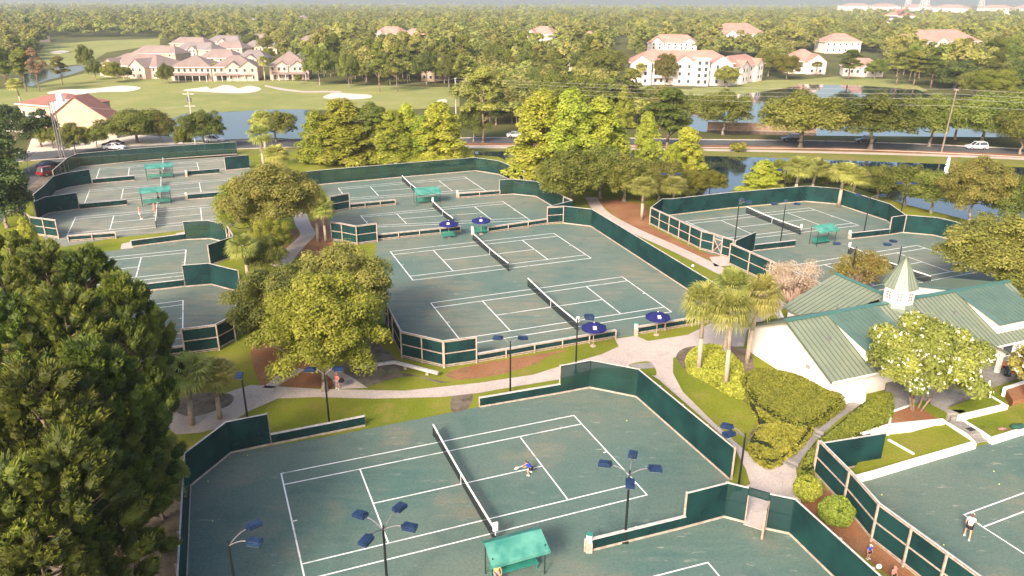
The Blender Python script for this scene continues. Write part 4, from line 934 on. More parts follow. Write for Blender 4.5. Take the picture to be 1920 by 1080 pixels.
for x, y, t, w_ in ((345, 128, 112, 40), (420, 110, 96, 34), (300, 122, 106, 30), (470, 132, 116, 26), (520, 140, 108, 34), (505, 112, 88, 30), (540, 100, 74, 34), (365, 100, 84, 30), (445, 96, 82, 28), (610, 110, 78, 40), (585, 118, 88, 34), (630, 130, 90, 44), (240, 150, 124, 24), (560, 158, 138, 16), (305, 156, 128, 24), (500, 100, 66, 40), (472, 88, 62, 40)):
    mid.append(('bright' if x % 2 else 'oak', x, y, t, w_, 'bushy tree planted among the brown roofed villas, near roof %s' % {345: 'gap at their left', 420: 'middle row', 300: 'of the leftmost villa', 470: 'of the right middle villa', 520: 'left of the pink villa', 505: 'gap at their right rear', 540: 'behind the pink villa', 365: 'of the rear left row', 445: 'of the rear middle row', 610: 'edge right of the villas', 585: 'corner of the pink villa', 630: 'beyond the large right oak', 240: 'front of the leftmost villa', 560: 'porch of the pink villa', 305: 'end of the porch villa', 500: 'steepest at the rear', 472: 'at the rear right'}[x]))
for a in mid: tbase(*a, group=None)

# ------------------------------------------------------------------ crape myrtle, bare shrubs, hedges
def shrubby(name, label, base, h, r, m, n, size, trunks=5, flowers=0, tm=bark, z0=.32, cat='tree', twigs=0):
    root = empty(name, base, 0, label, cat); rr = random.Random(int(base.x * 10))
    bl = ell_blobs(50, (0, 0, h * (z0 + 1) / 2), (r * .85, r * .85, h * (1 - z0) / 2 * .85), (r * .12, r * .26), int(base.y * 10), .35, -.75)
    link('crown', blobs_leaves(bl, n, size, m, seed=int(base.x)), root)
    b = MB()
    for i in range(trunks):
        a = 2 * PI * i / trunks + rr.random(); e = Vector((math.cos(a) * r * .35, math.sin(a) * r * .35, h * .55)); s_ = Vector((math.cos(a) * .15, math.sin(a) * .15, -.1)); b.path([s_, s_.lerp(e, .5) * .9, e], [.11, .08, .05], 6)
    for i in range(twigs):
        q = rr.choice(bl); a = rr.uniform(0, 2 * PI); e = Vector(q[:3]) + Vector((rr.gauss(0, .3), rr.gauss(0, .3), rr.gauss(0, .3))); s_ = Vector((math.cos(a) * .2, math.sin(a) * .2, 0)); b.path([s_, s_.lerp(e, .55) + Vector((0, 0, .3)), e], [.045, .03, .012], 4)
    b.build('trunk', tm, root, smooth=True)
    if flowers:
        b = MB()
        for i in range(flowers):
            q = rr.choice(bl); d = Vector((rr.gauss(0, 1), rr.gauss(0, 1), abs(rr.gauss(0, 1)))).normalized(); c = Vector(q[:3]) + d * q[3] * 1.05
            if math.hypot(c.x, c.y) + (c.z - h * .6) * .5 < r * .45: continue
            for k in range(4): b.sphere(c + Vector((rr.gauss(0, .07), rr.gauss(0, .07), rr.gauss(0, .06))), rr.uniform(.035, .075), 5, 3)
        b.build('blossoms', flower, root)
    return root
b0 = P(1713, 782); shrubby('crape_myrtle', 'crape myrtle in white blossom in front of the clubhouse porch', b0, hgt(1713, 782, 603), 5.2, f_myr, 52000, .17, 5, 520, bark, z0=.22)
b0 = P(1927, 760); shrubby('crape_myrtle', 'white flowering tree cut by the right frame edge beside the porch', b0, 5.5, 2.6, f_myr, 8000, .17, 4, 160, bark)
b0 = P(1482, 574); shrubby('bare_shrub', 'pinkish bare twiggy shrub left of the clubhouse rear roof', b0, 5.8, 3.7, f_twg, 12000, .08, 8, 0, mat('twig_bark', (0.42, 0.3, 0.23), .9), z0=.12, cat='shrub', twigs=330)
b0 = P(1605, 548); shrubby('twiggy_shrub', 'half bare orange green shrub behind the clubhouse rear roof', b0, 4.9, 4.1, f_rst, 9000, .13, 8, 0, mat('twig_bark', (0.42, 0.3, 0.23), .9), z0=.12, cat='shrub', twigs=260)

def inside(pt, poly):
    c = False; n = len(poly); x, y = pt
    for i in range(n):
        a, b_ = poly[i], poly[(i + 1) % n]
        if (a.y > y) != (b_.y > y) and x < (b_.x - a.x) * (y - a.y) / (b_.y - a.y) + a.x: c = not c
    return c
def hedge(px, h, label, m=None, n=7000, size=.13, name='hedge', cat='hedge', rough=.035, smooth=True, zb=0.03):
    pts = [Vector((*P(p[0], p[1], h * .75)[:2], 0)) for p in px]
    if smooth: pts = catmull(pts, 4)
    c = sum(pts, Vector()) / len(pts); rel = [p - c for p in pts]
    rr = np.random.default_rng(int(abs(c.x * 7 + c.y * 3)))
    x0, x1 = min(p.x for p in rel), max(p.x for p in rel); y0, y1 = min(p.y for p in rel), max(p.y for p in rel)
    E_ = np.array([[a.x, a.y, b_.x - a.x, b_.y - a.y] for a, b_ in zip(rel, rel[1:] + rel[:1])])
    def edge(x, y):
        t = np.clip(((x - E_[:, 0]) * E_[:, 2] + (y - E_[:, 1]) * E_[:, 3]) / (E_[:, 2] ** 2 + E_[:, 3] ** 2 + 1e-9), 0, 1)
        return np.sqrt((x - E_[:, 0] - t * E_[:, 2]) ** 2 + (y - E_[:, 1] - t * E_[:, 3]) ** 2).min()
    ph = rr.uniform(0, 6, 6)
    lump = lambda x, y: rough * (math.sin(x * 1.7 + ph[0]) + math.sin(y * 2.1 + ph[1]) + math.sin((x + y) * 2.9 + ph[2]))
    P_, T_, N_ = [], [], []
    area_try = 0
    while len(P_) < n and area_try < n * 8:
        area_try += 1; x, y = rr.uniform(x0, x1), rr.uniform(y0, y1)
        if not inside((x, y), rel): continue
        e = edge(x, y); k = min(1, e / min(.55, h * .8)); top = h * math.sqrt(1 - (1 - k) ** 2) + lump(x, y) * k
        z = top * (1 - (.75 * rr.random() ** 2 if k > .8 else rr.random() * .9)) if k < .95 else top - .18 * rr.random() ** 2
        P_.append((x, y, max(.03, z))); N_.append((0, 0, 1)); T_.append(.3 + .12 * math.sin(x * 2.3 + ph[3]) * math.sin(y * 1.9 + ph[4]) + .5 * rr.random())
    me = leaf_obj('hedge', np.array(P_), np.array(N_, float), np.full(len(P_), size), np.array(T_), m or f_hdg, 1.5, .6, rr)
    root = empty(name, (c.x, c.y, zb), 0, label, cat)
    link('foliage', me, root)
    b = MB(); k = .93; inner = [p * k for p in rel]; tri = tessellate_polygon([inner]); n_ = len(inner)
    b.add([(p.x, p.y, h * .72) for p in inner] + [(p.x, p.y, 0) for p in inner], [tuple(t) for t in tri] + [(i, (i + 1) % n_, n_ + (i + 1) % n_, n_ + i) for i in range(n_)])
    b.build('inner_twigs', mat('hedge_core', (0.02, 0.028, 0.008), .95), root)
    return root
hedge([(1392, 712), (1402, 694), (1440, 690), (1500, 706), (1560, 732), (1588, 746), (1570, 764), (1530, 792), (1490, 800), (1440, 775), (1400, 740)], 1.1, 'large clipped hedge below the white gable wall of the clubhouse', n=30000)
hedge([(1676, 738), (1676, 792), (1612, 822), (1590, 850), (1545, 868), (1502, 888), (1502, 862), (1525, 830), (1572, 792), (1612, 758), (1640, 742)], 1.0, 'long curved hedge right of the stepped path', n=26000)
hedge([(1288, 668), (1306, 650), (1350, 648), (1392, 682), (1392, 720), (1400, 742), (1372, 738), (1325, 712), (1292, 694)], .45, 'spiky border grass round the foot of the clubhouse palms', f_grs, 12000, .26, 'border_planting', 'border plants', .06)
hedge([(1400, 742), (1440, 778), (1490, 802), (1528, 796), (1500, 835), (1458, 866), (1432, 866), (1402, 832), (1422, 790)], .7, 'mixed low shrubs between the lawn and the stepped path', f_grs, 9000, .2, 'low_shrubs', 'shrubs', .16)
def ball_shrub(px, py, r, label):
    b = P(px, py); root = empty('round_shrub', b, 0, label, 'shrub'); rng = np.random.default_rng(int(px))
    n = 8000; d = rng.normal(0, 1, (n, 3)); d /= np.linalg.norm(d, axis=1)[:, None]; p = d * r * (1 - .12 * rng.random(n))[:, None] * (1 + .07 * np.sin(d[:, :1] * 5 + px) * np.sin(d[:, 1:2] * 6) + .05 * np.sin(d[:, 2:3] * 9 + px)) * np.array([1, .93, .9]) + np.array([0, 0, r * .92]); p = p[p[:, 2] > 0]; d = d[:len(p)]
    link('foliage', leaf_obj('foliage', p, p - np.array([0, 0, r * .9]), np.full(len(p), .13), rng.uniform(0, 1, len(p)), f_hdg, 1.4, .7, rng), root)
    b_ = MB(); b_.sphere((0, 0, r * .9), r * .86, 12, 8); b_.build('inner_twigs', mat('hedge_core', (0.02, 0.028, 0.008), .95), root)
ball_shrub(1511, 935, .95, 'round clipped shrub nearest the path corner by the lower right court')
ball_shrub(1564, 982, 1.08, 'round clipped shrub nearer the camera beside the lower right court fence')
b0 = P(1384, 284); shrubby('roadside_shrub', 'round bright shrub in the mulch beside the road', b0, 2.0, 2.3, f_brt, 4000, .25, 3, 0, bark, z0=.0, cat='shrub')

# ------------------------------------------------------------------ terraces beside the lower right court
def wall_line(px, h, w, label, m=white, name='retaining_wall', z0=0.0, rev=False):
    pts = [P(p[0], p[1], h + z0) for p in px]; root_l = Vector((pts[0].x, pts[0].y, 0)); b = MB()
    for a, c in zip(pts[:-1], pts[1:]):
        b.bar(Vector((a.x, a.y, (h + z0) / 2)) - root_l, Vector((c.x, c.y, (h + z0) / 2)) - root_l, w, h + z0)
    o = b.build(name, m, None, root_l, bevel=.02); return tag(o, label, 'wall')
def terrace(px, z, m, name='terrace_lawn'):
    pts = [P(p[0], p[1], z) for p in px]; b = MB(); tri = tessellate_polygon([[Vector((p.x, p.y, 0)) for p in pts]])
    fs = []
    for t in tri:
        a, c, d = (pts[i] for i in t); fs.append(tuple(t) if (c - a).cross(d - a).z > 0 else tuple(t)[::-1])
    n_ = len(pts); b.add([(p.x, p.y, z) for p in pts] + [(p.x, p.y, 0) for p in pts], fs + [(i, (i + 1) % n_, n_ + (i + 1) % n_, n_ + i) for i in range(n_)])
    return tag(b.build(name, m), kind='structure')
terrace([(1600, 880), (1640, 822), (1668, 822), (1770, 793), (1830, 833)], .40, grass)
terrace([(1806, 783), (1888, 763), (1990, 735), (2060, 770), (1861, 818)], .40, grass)
terrace([(1669, 799), (1669, 772), (1712, 758), (1757, 783)], .74, mulch, 'terrace_mulch')
terrace([(1799, 775), (1776, 765), (1849, 738), (1880, 755)], .74, grass)
terrace([(1712, 758), (1757, 783), (1776, 774), (1730, 750)], .742, grass)
terrace([(1886, 728), (1925, 715), (1990, 735), (1900, 752)], .74, mulch, 'terrace_mulch')
terrace([(1740, 745), (1757, 783), (1776, 774), (1799, 774), (1776, 760), (1860, 716), (1905, 700), (2060, 690), (2000, 640), (1860, 660), (1700, 700), (1660, 712), (1668, 770), (1712, 758)], .70, conc2, 'patio')
wall_line([(1583, 899), (1640, 884), (1700, 866), (1828, 829)], .5, .36, 'long white retaining wall along the back of the lower right court')
wall_line([(1859, 822), (1920, 803), (2080, 762)], .5, .36, 'white retaining wall right of the stairs at the lower right court')
wall_line([(1616, 813), (1668, 796), (1770, 786)], .82, .34, 'upper white retaining wall above the brown lawn panel') 
wall_line([(1799, 779), (1888, 758)], .82, .34, 'short upper white wall between the two stairways')
wall_line([(1666, 823), (1714, 850)], .5, .2, 'narrow white kerb between the two lawn panels')
wall_line([(1770, 788), (1812, 813), (1828, 829)], .5, .2, 'narrow white kerb along the left side of the long stairway')
wall_line([(1806, 786), (1859, 820)], .5, .2, 'narrow white kerb along the right side of the long stairway')
wall_line([(1668, 800), (1670, 772), (1712, 757)], .82, .18, 'white kerb round the mulched bed of the crape myrtle')
wall_line([(1850, 737), (1884, 757)], .82, .18, 'white kerb between lawn and upper stairway')
wall_line([(1884, 727), (1925, 714), (2000, 695)], .86, .3, 'white kerb of the mulched bed by the porch')
st = MB()
A_, B_ = P(1772, 787), P(1842, 834)
for a_, b_, z_ in (((1772, 786), (1806, 786), .74), ((1779, 790), (1811, 789), .56), ((1812, 814), (1846, 808), .40), ((1822, 822), (1853, 815), .28), ((1828, 828), (1858, 823), .14)):
    p, q = P(*a_), P(*b_); st.bar(Vector((p.x, p.y, z_ / 2)), Vector((q.x, q.y, z_ / 2)), .5, z_)
st.build('garden_steps', conc2); tag(bpy.data.objects['garden_steps'], 'concrete steps between the white kerbs beside the lower right court', 'steps')
terrace([(1779, 790), (1811, 789), (1850, 810), (1814, 816)], .40, conc2, 'stair_landing')
# stepped path between the hedges
sheet('stepped_path', [(1462, 868), (1492, 882), (1504, 860), (1530, 826), (1575, 786), (1624, 752), (1605, 748), (1560, 776), (1505, 820)], conc2, .06)
st = MB()
for a_, b_, z_ in (((1463, 866), (1494, 880), .16), ((1468, 861), (1498, 874), .28), ((1512, 810), (1540, 820), .16), ((1517, 806), (1545, 815), .28)):
    p, q = P(*a_), P(*b_); st.bar(Vector((p.x, p.y, z_ / 2)), Vector((q.x, q.y, z_ / 2)), .32, z_)
tag(st.build('path_steps', conc2), 'shallow concrete steps in the path between the hedges', 'steps')
def obj1(name, b, m, px, label, cat, z=0, rz=0, bevel=0, smooth=False):
    o = b.build(name, m, None, P(*px, z), bevel=bevel, smooth=smooth); o.rotation_euler = (0, 0, rz); return tag(o, label, cat)
bagm = mat('bag_green', (0.02, 0.07, 0.05), .8); bagr = mat('bag_pink', (0.45, 0.22, 0.2), .7, col2=(0.1, 0.05, 0.05), scale=6)
b = MB(); b.sphere((0, 0, .2), (.5, .3, .24), 12, 6); b.bar((-.3, 0, .38), (.3, 0, .42), .06, .03); b.sphere((.35, .05, .22), (.26, .24, .25), 8, 5); obj1('sports_bag', b, bagm, (1905, 804), 'dark green sports bag lying on the terrace lawn', 'bag', .4, smooth=True)
b = MB(); b.sphere((0, 0, .1), (.42, .18, .12), 10, 5); b.bar((.2, 0, .12), (.7, -.1, .05), .09, .05); obj1('racket_bag', b, bagr, (1878, 806), 'small pinkish racket bag beside the green sports bag', 'bag', .4, smooth=True)
# low timber rail on the left of the near path
def beam(px, h, label):
    pts = [P(*p) for p in px]; root = empty('timber_rail', pts[0], 0, label, 'rail'); b = MB(); O = pts[0]; k = []
    for a, c in zip(pts[:-1], pts[1:]):
        b.bar(a - O + Vector((0, 0, h)), c - O + Vector((0, 0, h)), .34, .2); L = (c - a).length; nn = max(1, int(L / 2.4)); k += [a.lerp(c, (j + .5) / nn) - O for j in range(nn)]
    b.build('beam', capw, root); pm = MB(); pm.box((0, 0, h / 2), (.25, .3, h)); me = pm.mesh('post', wood)
    for q in k: link('post', me, root, q)
beam([(668, 697), (740, 687), (822, 708)], .45, 'low weathered timber rail below the angled fence of the central courts')

# ------------------------------------------------------------------ clubhouse
CO = P(1394, 657)
club = empty('clubhouse', CO, TH, 'white clubhouse with green standing-seam metal roof and a pointed cupola', 'building')
EV, RZ, RV, SL = 2.75, 5.5, -5.55, 0.485
def crf(z): return z
wb = MB()
gp = [(0, 0, 0), (0, -11.1, 0), (0, -11.1, EV), (0, RV, RZ - .12), (0, 0, EV)]
wb.prism([Vector(p) for p in gp], (0.35, 0, 0), (27.2, 0, 0))
wb.build('wall', stucco, club)
def seams(parent, q0, q1, up0, up1, step=.5, t=.05):
    """raised seams running from eave line q0->q1 to ridge line up0->up1"""
    q0, q1, up0, up1 = map(Vector, (q0, q1, up0, up1)); n_ = int(max((q1 - q0).length, (up1 - up0).length) / step); b = MB()
    for i in range(1, n_): b.bar(q0.lerp(q1, i / n_) + Vector((0, 0, .03)), up0.lerp(up1, i / n_) + Vector((0, 0, .03)), .06, t)
    b.build('seam', seam, parent)
def roof_face(poly, m, seams_=None, name='roof', t=.1):
    b = MB(); b.slab(poly, t); o = b.build(name, m, club)
    if seams_: seams(o, *seams_)
    return o
roof_face([(-.35, -11.75, 2.45), (27.7, -11.75, 2.45), (27.7, RV, RZ), (-.35, RV, RZ)], mroof_lit, ((-.35, -11.75, 2.45), (27.7, -11.75, 2.45), (-.35, RV, RZ), (27.7, RV, RZ)))
roof_face([(-.35, .65, 2.45), (27.7, .65, 2.45), (27.7, RV, RZ), (-.35, RV, RZ)], mroof_shade, ((-.35, .65, 2.45), (27.7, .65, 2.45), (-.35, RV, RZ), (27.7, RV, RZ)))
b = MB(); b.box((13.7, RV, RZ + .04), (28.2, .5, .1)); b.build('ridge_cap', ridgec, club)
def shed_dormer(u0, u1, side, m, v_end, zt):
    e = v_end; s = side
    b = MB(); zl = RZ - SL * abs(e - RV)
    for u in (u0, u1 - .12): b.prism([Vector((0, RV, RZ - .05)), Vector((0, e, zl - .1)), Vector((0, e, zt - .08))], (u, 0, 0), (u + .12, 0, 0))
    b.box(((u0 + u1) / 2, e, (zl + zt) / 2 - .08), (u1 - u0, .14, zt - zl + .05)); d_ = b.build('dormer', stucco, club)
    b = MB(); q = [(u0 - .25, RV, RZ + .06), (u1 + .25, RV, RZ + .06), (u1 + .25, e + s * .35, zt - .02), (u0 - .25, e + s * .35, zt - .02)]
    b.slab(q, .1); b.build('dormer_roof', m, d_)
    n_ = int((u1 - u0) / .5); b = MB()
    for i in range(1, n_): u = u0 + (u1 - u0) * i / n_; b.bar((u, RV, RZ + .09), (u, e + s * .35, zt + .01), .06, .05)
    b.build('dormer_seam', seam, d_)
shed_dormer(4.3, 9.6, -1, mroof_shade, -10.55, 4.1)
shed_dormer(20.3, 26.2, -1, mroof_shade, -10.55, 4.1)
shed_dormer(20.8, 26.4, 1, mroof_shade, -.5, 4.2)
shed_dormer(2.6, 5.0, 1, mroof_shade, -.5, 4.0) if False else None
# porch gable
PU, PZ, PVF = 13.45, 5.0, -13.2
for s in (-1, 1):
    roof_face([(PU, -6.6, PZ), (PU, PVF - .4, PZ), (PU + s * 5.0, PVF - .4, PZ - 5.0 * SL), (PU + s * 5.0, -11.4, PZ - 5.0 * SL)], mroof_lit if s > 0 else mroof_shade, ((PU + s * 5, -11.4, PZ - 5 * SL), (PU + s * 5, PVF - .4, PZ - 5 * SL), (PU, -11.4, PZ), (PU, PVF - .4, PZ)), 'porch_roof')
b = MB(); zz = PZ - .3
for s in (-1, 1): b.bar((PU, PVF, zz + .05), (PU + s * 4.7, PVF, zz - 4.7 * SL + .05), .2, .34)
b.bar((PU - 4.4, PVF, 2.55), (PU + 4.4, PVF, 2.55), .24, .34); b.bar((PU, PVF, 2.6), (PU, PVF, zz), .18, .2)
for s in (-1, 1): b.bar((PU, PVF, 2.7), (PU + s * 2.3, PVF, zz - 2.3 * SL), .14, .16); b.bar((PU + s * 4.3, PVF, 2.55), (PU + s * 4.3, -11.2, 2.55), .22, .3)
b.build('porch_truss', white, club)
pm = MB(); pm.box((0, 0, 1.25), (.34, .34, 2.5)); pm.box((0, 0, .12), (.46, .46, .24)); pm.box((0, 0, 2.4), (.46, .46, .14)); me = pm.mesh('column', white)
for u in (-4.2, -1.6, 1.6, 4.2): link('column', me, club, (PU + u, PVF, 0))
# front openings
for u, w_, h_, z_ in ((8.2, 1.2, 1.3, 1.5), (11.0, 1.4, 2.1, 1.1), (13.4, 1.8, 2.2, 1.15), (16.2, 1.4, 2.1, 1.1), (21.5, 1.2, 1.4, 1.5), (24.5, 1.2, 1.4, 1.5)):
    b = MB(); b.box((u, -11.12, z_), (w_ + .2, .08, h_ + .2)); f = b.build('window', white, club); b = MB(); b.box((u, -11.17, z_), (w_, .04, h_)); b.build('pane', glass, f)
b = MB(); b.box((.33, -8.2, 2.05), (.05, .5, .35)); b.build('gable_vent', mat('vent_grey', (.3, .28, .26), .6), club)
b = MB(); b.tube((3.0, -11.75, 0), (3.0, -11.75, 1.25), .62, .5, 16); b.box((1.7, -11.6, .55), (2.4, .5, 1.1)); b.build('buttress', stucco, club, smooth=False)
b = MB(); b.bar((-.3, -11.8, 2.36), (9.3, -11.8, 2.36), .14, .12); b.bar((17.9, -11.8, 2.36), (27.6, -11.8, 2.36), .14, .12); b.build('gutter', white, club)
for u_ in (.6, 19.2): b = MB(); b.tube((u_, -11.22, .1), (u_, -11.22, 2.35), .05, n=6); b.build('downpipe', white, club)
for u_, v_ in ((2.2, -8.2), (17.6, -8.0), (8.0, -3.0)): b = MB(); zz_ = RZ - SL * abs(v_ - RV); b.tube((u_, v_, zz_), (u_, v_, zz_ + .45), .07, n=8); b.tube((u_, v_, zz_ - .05), (u_, v_, zz_ + .08), .14, .1, n=8); b.build('roof_vent', arm_m, club)
for s_, q0, q1 in ((-1, (-.37, RV, RZ), (-.37, -11.75, 2.43)), (1, (-.37, RV, RZ), (-.37, .65, 2.43))): b = MB(); b.bar(Vector(q0) - Vector((0, 0, .1)), Vector(q1) - Vector((0, 0, .1)), .06, .2); b.build('verge_board', seam, club)
# rear wing
roof_face([(13.2, -3.9, 5.35), (13.2, 2.9, 5.35), (6.7, 2.9, 2.55), (6.7, -1.3, 2.55)], mroof_lit, ((6.7, -3.9, 2.55), (6.7, 2.9, 2.55), (13.2, -3.9, 5.35), (13.2, 2.9, 5.35)), 'wing_roof')
roof_face([(13.2, -3.9, 5.35), (13.2, 2.9, 5.35), (19.7, 2.9, 2.55), (19.7, -1.3, 2.55)], mroof_shade, None, 'wing_roof')
b = MB(); b.prism([Vector(p) for p in ((7.2, 0, 0), (19.2, 0, 0), (19.2, 0, 2.6), (13.2, 0, 5.2), (7.2, 0, 2.6))], (0, -1.0, 0), (0, 2.5, 0)); b.build('wing_wall', stucco, club)
b = MB(); b.box((13.2, -.4, 5.4), (.45, 6.6, .1)); b.build('ridge_cap', ridgec, club)
# cupola
cu = Vector((12.75, RV, 0)); b = MB(); n8 = 8
def ring(r, z): return [cu + Vector((r * math.cos(PI / 8 + i * PI / 4), r * math.sin(PI / 8 + i * PI / 4), z)) for i in range(8)]
b.add(ring(1.36, 4.9) + ring(1.36, 7.15), [(i, (i + 1) % 8, 8 + (i + 1) % 8, 8 + i) for i in range(8)]); cup = b.build('cupola', stucco, club)
b = MB(); b.add(ring(1.62, 5.25) + ring(1.45, 5.55), [(i, (i + 1) % 8, 8 + (i + 1) % 8, 8 + i) for i in range(8)] + [tuple(range(8, 16))]); b.add(ring(1.7, 4.85) + ring(1.62, 5.25), [(i, (i + 1) % 8, 8 + (i + 1) % 8, 8 + i) for i in range(8)]); b.build('cupola_skirt', mroof_lit, cup)
wm = MB(); wm.box((0, 0, 0), (.04, .6, .95)); WF = wm.mesh('louvre_window', white); pm = MB()
for k in (-1, 1):
    for j in (-1, 0, 1): pm.box((.03, k * .14, j * .28), (.03, .2, .2))
LV = pm.mesh('pane', mat('louvre_pane', (.22, .2, .2), .4))
for i in range(8):
    a = i * PI / 4; o = link('louvre_window', WF, cup, cu + Vector((1.28 * math.cos(a), 1.28 * math.sin(a), 6.35))); o.rotation_euler = (0, 0, a); link('pane', LV, o)
b = MB(); tip = cu + Vector((0, 0, 10.15)); r1 = ring(1.62, 7.1); b.add(r1 + [tip], [(i, (i + 1) % 8, 8) for i in range(8)] + [tuple(range(8))[::-1]]); cr = b.build('cupola_roof', mroof_lit, cup)
b = MB()
for i in range(8):
    for t in (0, .33, .66): q = r1[i].lerp(r1[(i + 1) % 8], t); b.bar(q + Vector((0, 0, .02)), tip, .04, .04)
b.build('cupola_seam', seam, cr)
b = MB(); b.tube(tip - Vector((0, 0, .1)), tip + Vector((0, 0, .15)), .1, .06); b.tube(tip, tip + Vector((0, 0, 1.2)), .025, .01, 5); b.build('finial', seam, cup)
wall_line([(1452, 560), (1470, 600)], .9, .3, 'white garden wall at the rear left corner of the clubhouse')
wall_line([(1436, 548), (1500, 548)], .5, .6, 'low white wall behind the bare shrub') if False else None
# patio furniture
rattan = mat('rattan', (0.3, 0.1, 0.05), .7, col2=(0.4, 0.17, 0.09), scale=12)
def chair(px, py, rz, label):
    r = empty('patio_chair', P(px, py, .7), rz, label, 'chair', 'patio chairs')
    b = MB(); b.box((0, 0, .45), (.55, .55, .08)); b.build('seat', rattan, r)
    b = MB(); b.box((0, .27, .8), (.55, .06, .6)); b.build('backrest', rattan, r)
    lm = MB(); lm.box((0, 0, .22), (.05, .05, .44)); me = lm.mesh('leg', pole_m)
    for sx in (-1, 1):
        for sy in (-1, 1): link('leg', me, r, (sx * .23, sy * .23, 0))
chair(1899, 706, -.6, 'rattan chair right of the patio table'); chair(1880, 697, 2.2, 'rattan chair left of the patio table'); chair(1912, 690, .6, 'rattan chair at the right frame edge of the patio')
r = empty('patio_table', P(1888, 704, .7), 0, 'small round metal table among the rattan chairs', 'table')
b = MB(); b.tube((0, 0, .7), (0, 0, .74), .5, .5, 16); b.build('table_top', pole_m, r); b = MB(); b.tube((0, 0, 0), (0, 0, .7), .04); b.tube((0, 0, 0), (0, 0, .05), .3); b.build('pedestal', pole_m, r)

# ------------------------------------------------------------------ houses
def col(name, c, **k): return mat(name, c, .85, var=.1, scale=.25, **k)
rose = col('rose_tile', (0.40, 0.215, 0.175)); brownr = col('brown_shingle', (0.25, 0.185, 0.165)); redt = col('red_tile', (0.29, 0.13, 0.10)); creamw = col('cream_wall', (0.66, 0.54, 0.46)); pinkw = col('pink_wall', (0.56, 0.41, 0.34)); whitew = col('pale_wall', (0.76, 0.66, 0.62)); tanw = col('tan_wall', (0.56, 0.40, 0.29)); greyr = col('grey_shingle', (0.22, 0.18, 0.175))
EXC = []
def building(name, label, pl, pr, h, depth, wall, roof, roof_h, gables=(), floors=2, nwin=6, hip=.5, porch=False, win=(1.0, 1.3), excl=60, over=.6, balcony=()):
    a, c = P(*pl), P(*pr); L = (c - a).length; rz = math.atan2(c.y - a.y, c.x - a.x)
    root = empty(name, a, rz, label, 'building')
    b = MB(); b.box((L / 2, depth / 2, h / 2), (L, depth, h)); b.build('wall', wall, root)
    o = over; hp = hip * depth
    b = MB(); e = [(-o, -o, h), (L + o, -o, h), (L + o, depth + o, h), (-o, depth + o, h), (hp, depth / 2, h + roof_h), (L - hp, depth / 2, h + roof_h)]
    b.add(e, [(0, 1, 5, 4), (1, 2, 5), (2, 3, 4, 5), (3, 0, 4), (3, 2, 1, 0)]); rf = b.build('roof', roof, root)
    b = MB(); b.bar((-o, -o, h - .12), (L + o, -o, h - .12), .12, .3); b.bar((-o, -o, h - .12), (-o, depth + o, h - .12), .12, .3); b.build('fascia', whitew, rf)
    wm = MB(); wm.box((0, -.04, 0), (win[0] + .3, .1, win[1] + .3)); pm = MB(); pm.box((0, -.11, 0), (win[0], .06, win[1])); W_ = wm.mesh('window', whitew); G_ = pm.mesh('pane', glass); fh = h / floors
    def window(x, y, z): w_ = link('window', W_, root, (x, y, z)); link('pane', G_, w_)
    for f in range(floors):
        for i in range(nwin): 
            x = L * (i + .5) / nwin
            if any(abs(x - L * g[0]) < g[1] / 2 + .4 for g in gables): continue
            if porch and f == 0: continue
            window(x, 0, fh * (f + .55))
    for g in gables:
        gx, gw, gout = L * g[0], g[1], g[2]; gh = h + (g[3] if len(g) > 3 else 0); rh = gw * .36
        b = MB(); b.prism([Vector(p) for p in ((gx - gw / 2, 0, 0), (gx + gw / 2, 0, 0), (gx + gw / 2, 0, gh), (gx, 0, gh + rh), (gx - gw / 2, 0, gh))], (0, -gout, 0), (0, .5, 0)); gg = b.build('gable', wall, root)
        b = MB()
        for s in (-1, 1): b.slab([(gx, -gout - .4, gh + rh + .12), (gx, depth * .45, gh + rh + .12), (gx + s * (gw / 2 + .4), depth * .45, gh - .15), (gx + s * (gw / 2 + .4), -gout - .4, gh - .15)], .15)
        b.build('gable_roof', roof, gg)
        for f in range(floors):
            for dx in ((-.22, .22) if gw > 4 else (0,)): window(gx + dx * gw, -gout, fh * (f + .55))
    if porch:
        b = MB(); b.slab([(1, -3, 2.5), (L - 1, -3, 2.5), (L - 1, .1, 3.3), (1, .1, 3.3)], .15); b.build('porch_roof', roof, root)
        pm = MB(); pm.box((0, 0, 1.2), (.22, .22, 2.4)); me = pm.mesh('porch_post', whitew)
        for i in range(int(L / 3) + 1): link('porch_post', me, root, (1.2 + (L - 2.4) * i / max(1, int(L / 3)), -2.8, 0))
        b = MB(); b.box((L / 2, -.06, 1.2), (L - 3, .05, 2.0)); b.build('screened_opening', glass, root)
    for bx, bw in balcony:
        b = MB()
        for f in range(1, floors): b.box((L * bx, -.9, fh * f), (bw, 1.8, .2)); b.box((L * bx, -1.75, fh * f + .5), (bw, .08, .9))
        b.build('balcony', whitew, root)
        pm = MB(); pm.box((0, 0, h / 2), (.3, .3, h)); me = pm.mesh('balcony_post', whitew)
        for s in (-1, 1): link('balcony_post', me, root, (L * bx + s * bw / 2, -1.75, 0))
    x0, x1 = min(pl[0], pr[0]), max(pl[0], pr[0]); yb = (pl[1] + pr[1]) / 2; EXC.append((x0 - 6, x1 + 6, yb - 4, yb + excl))
    return root
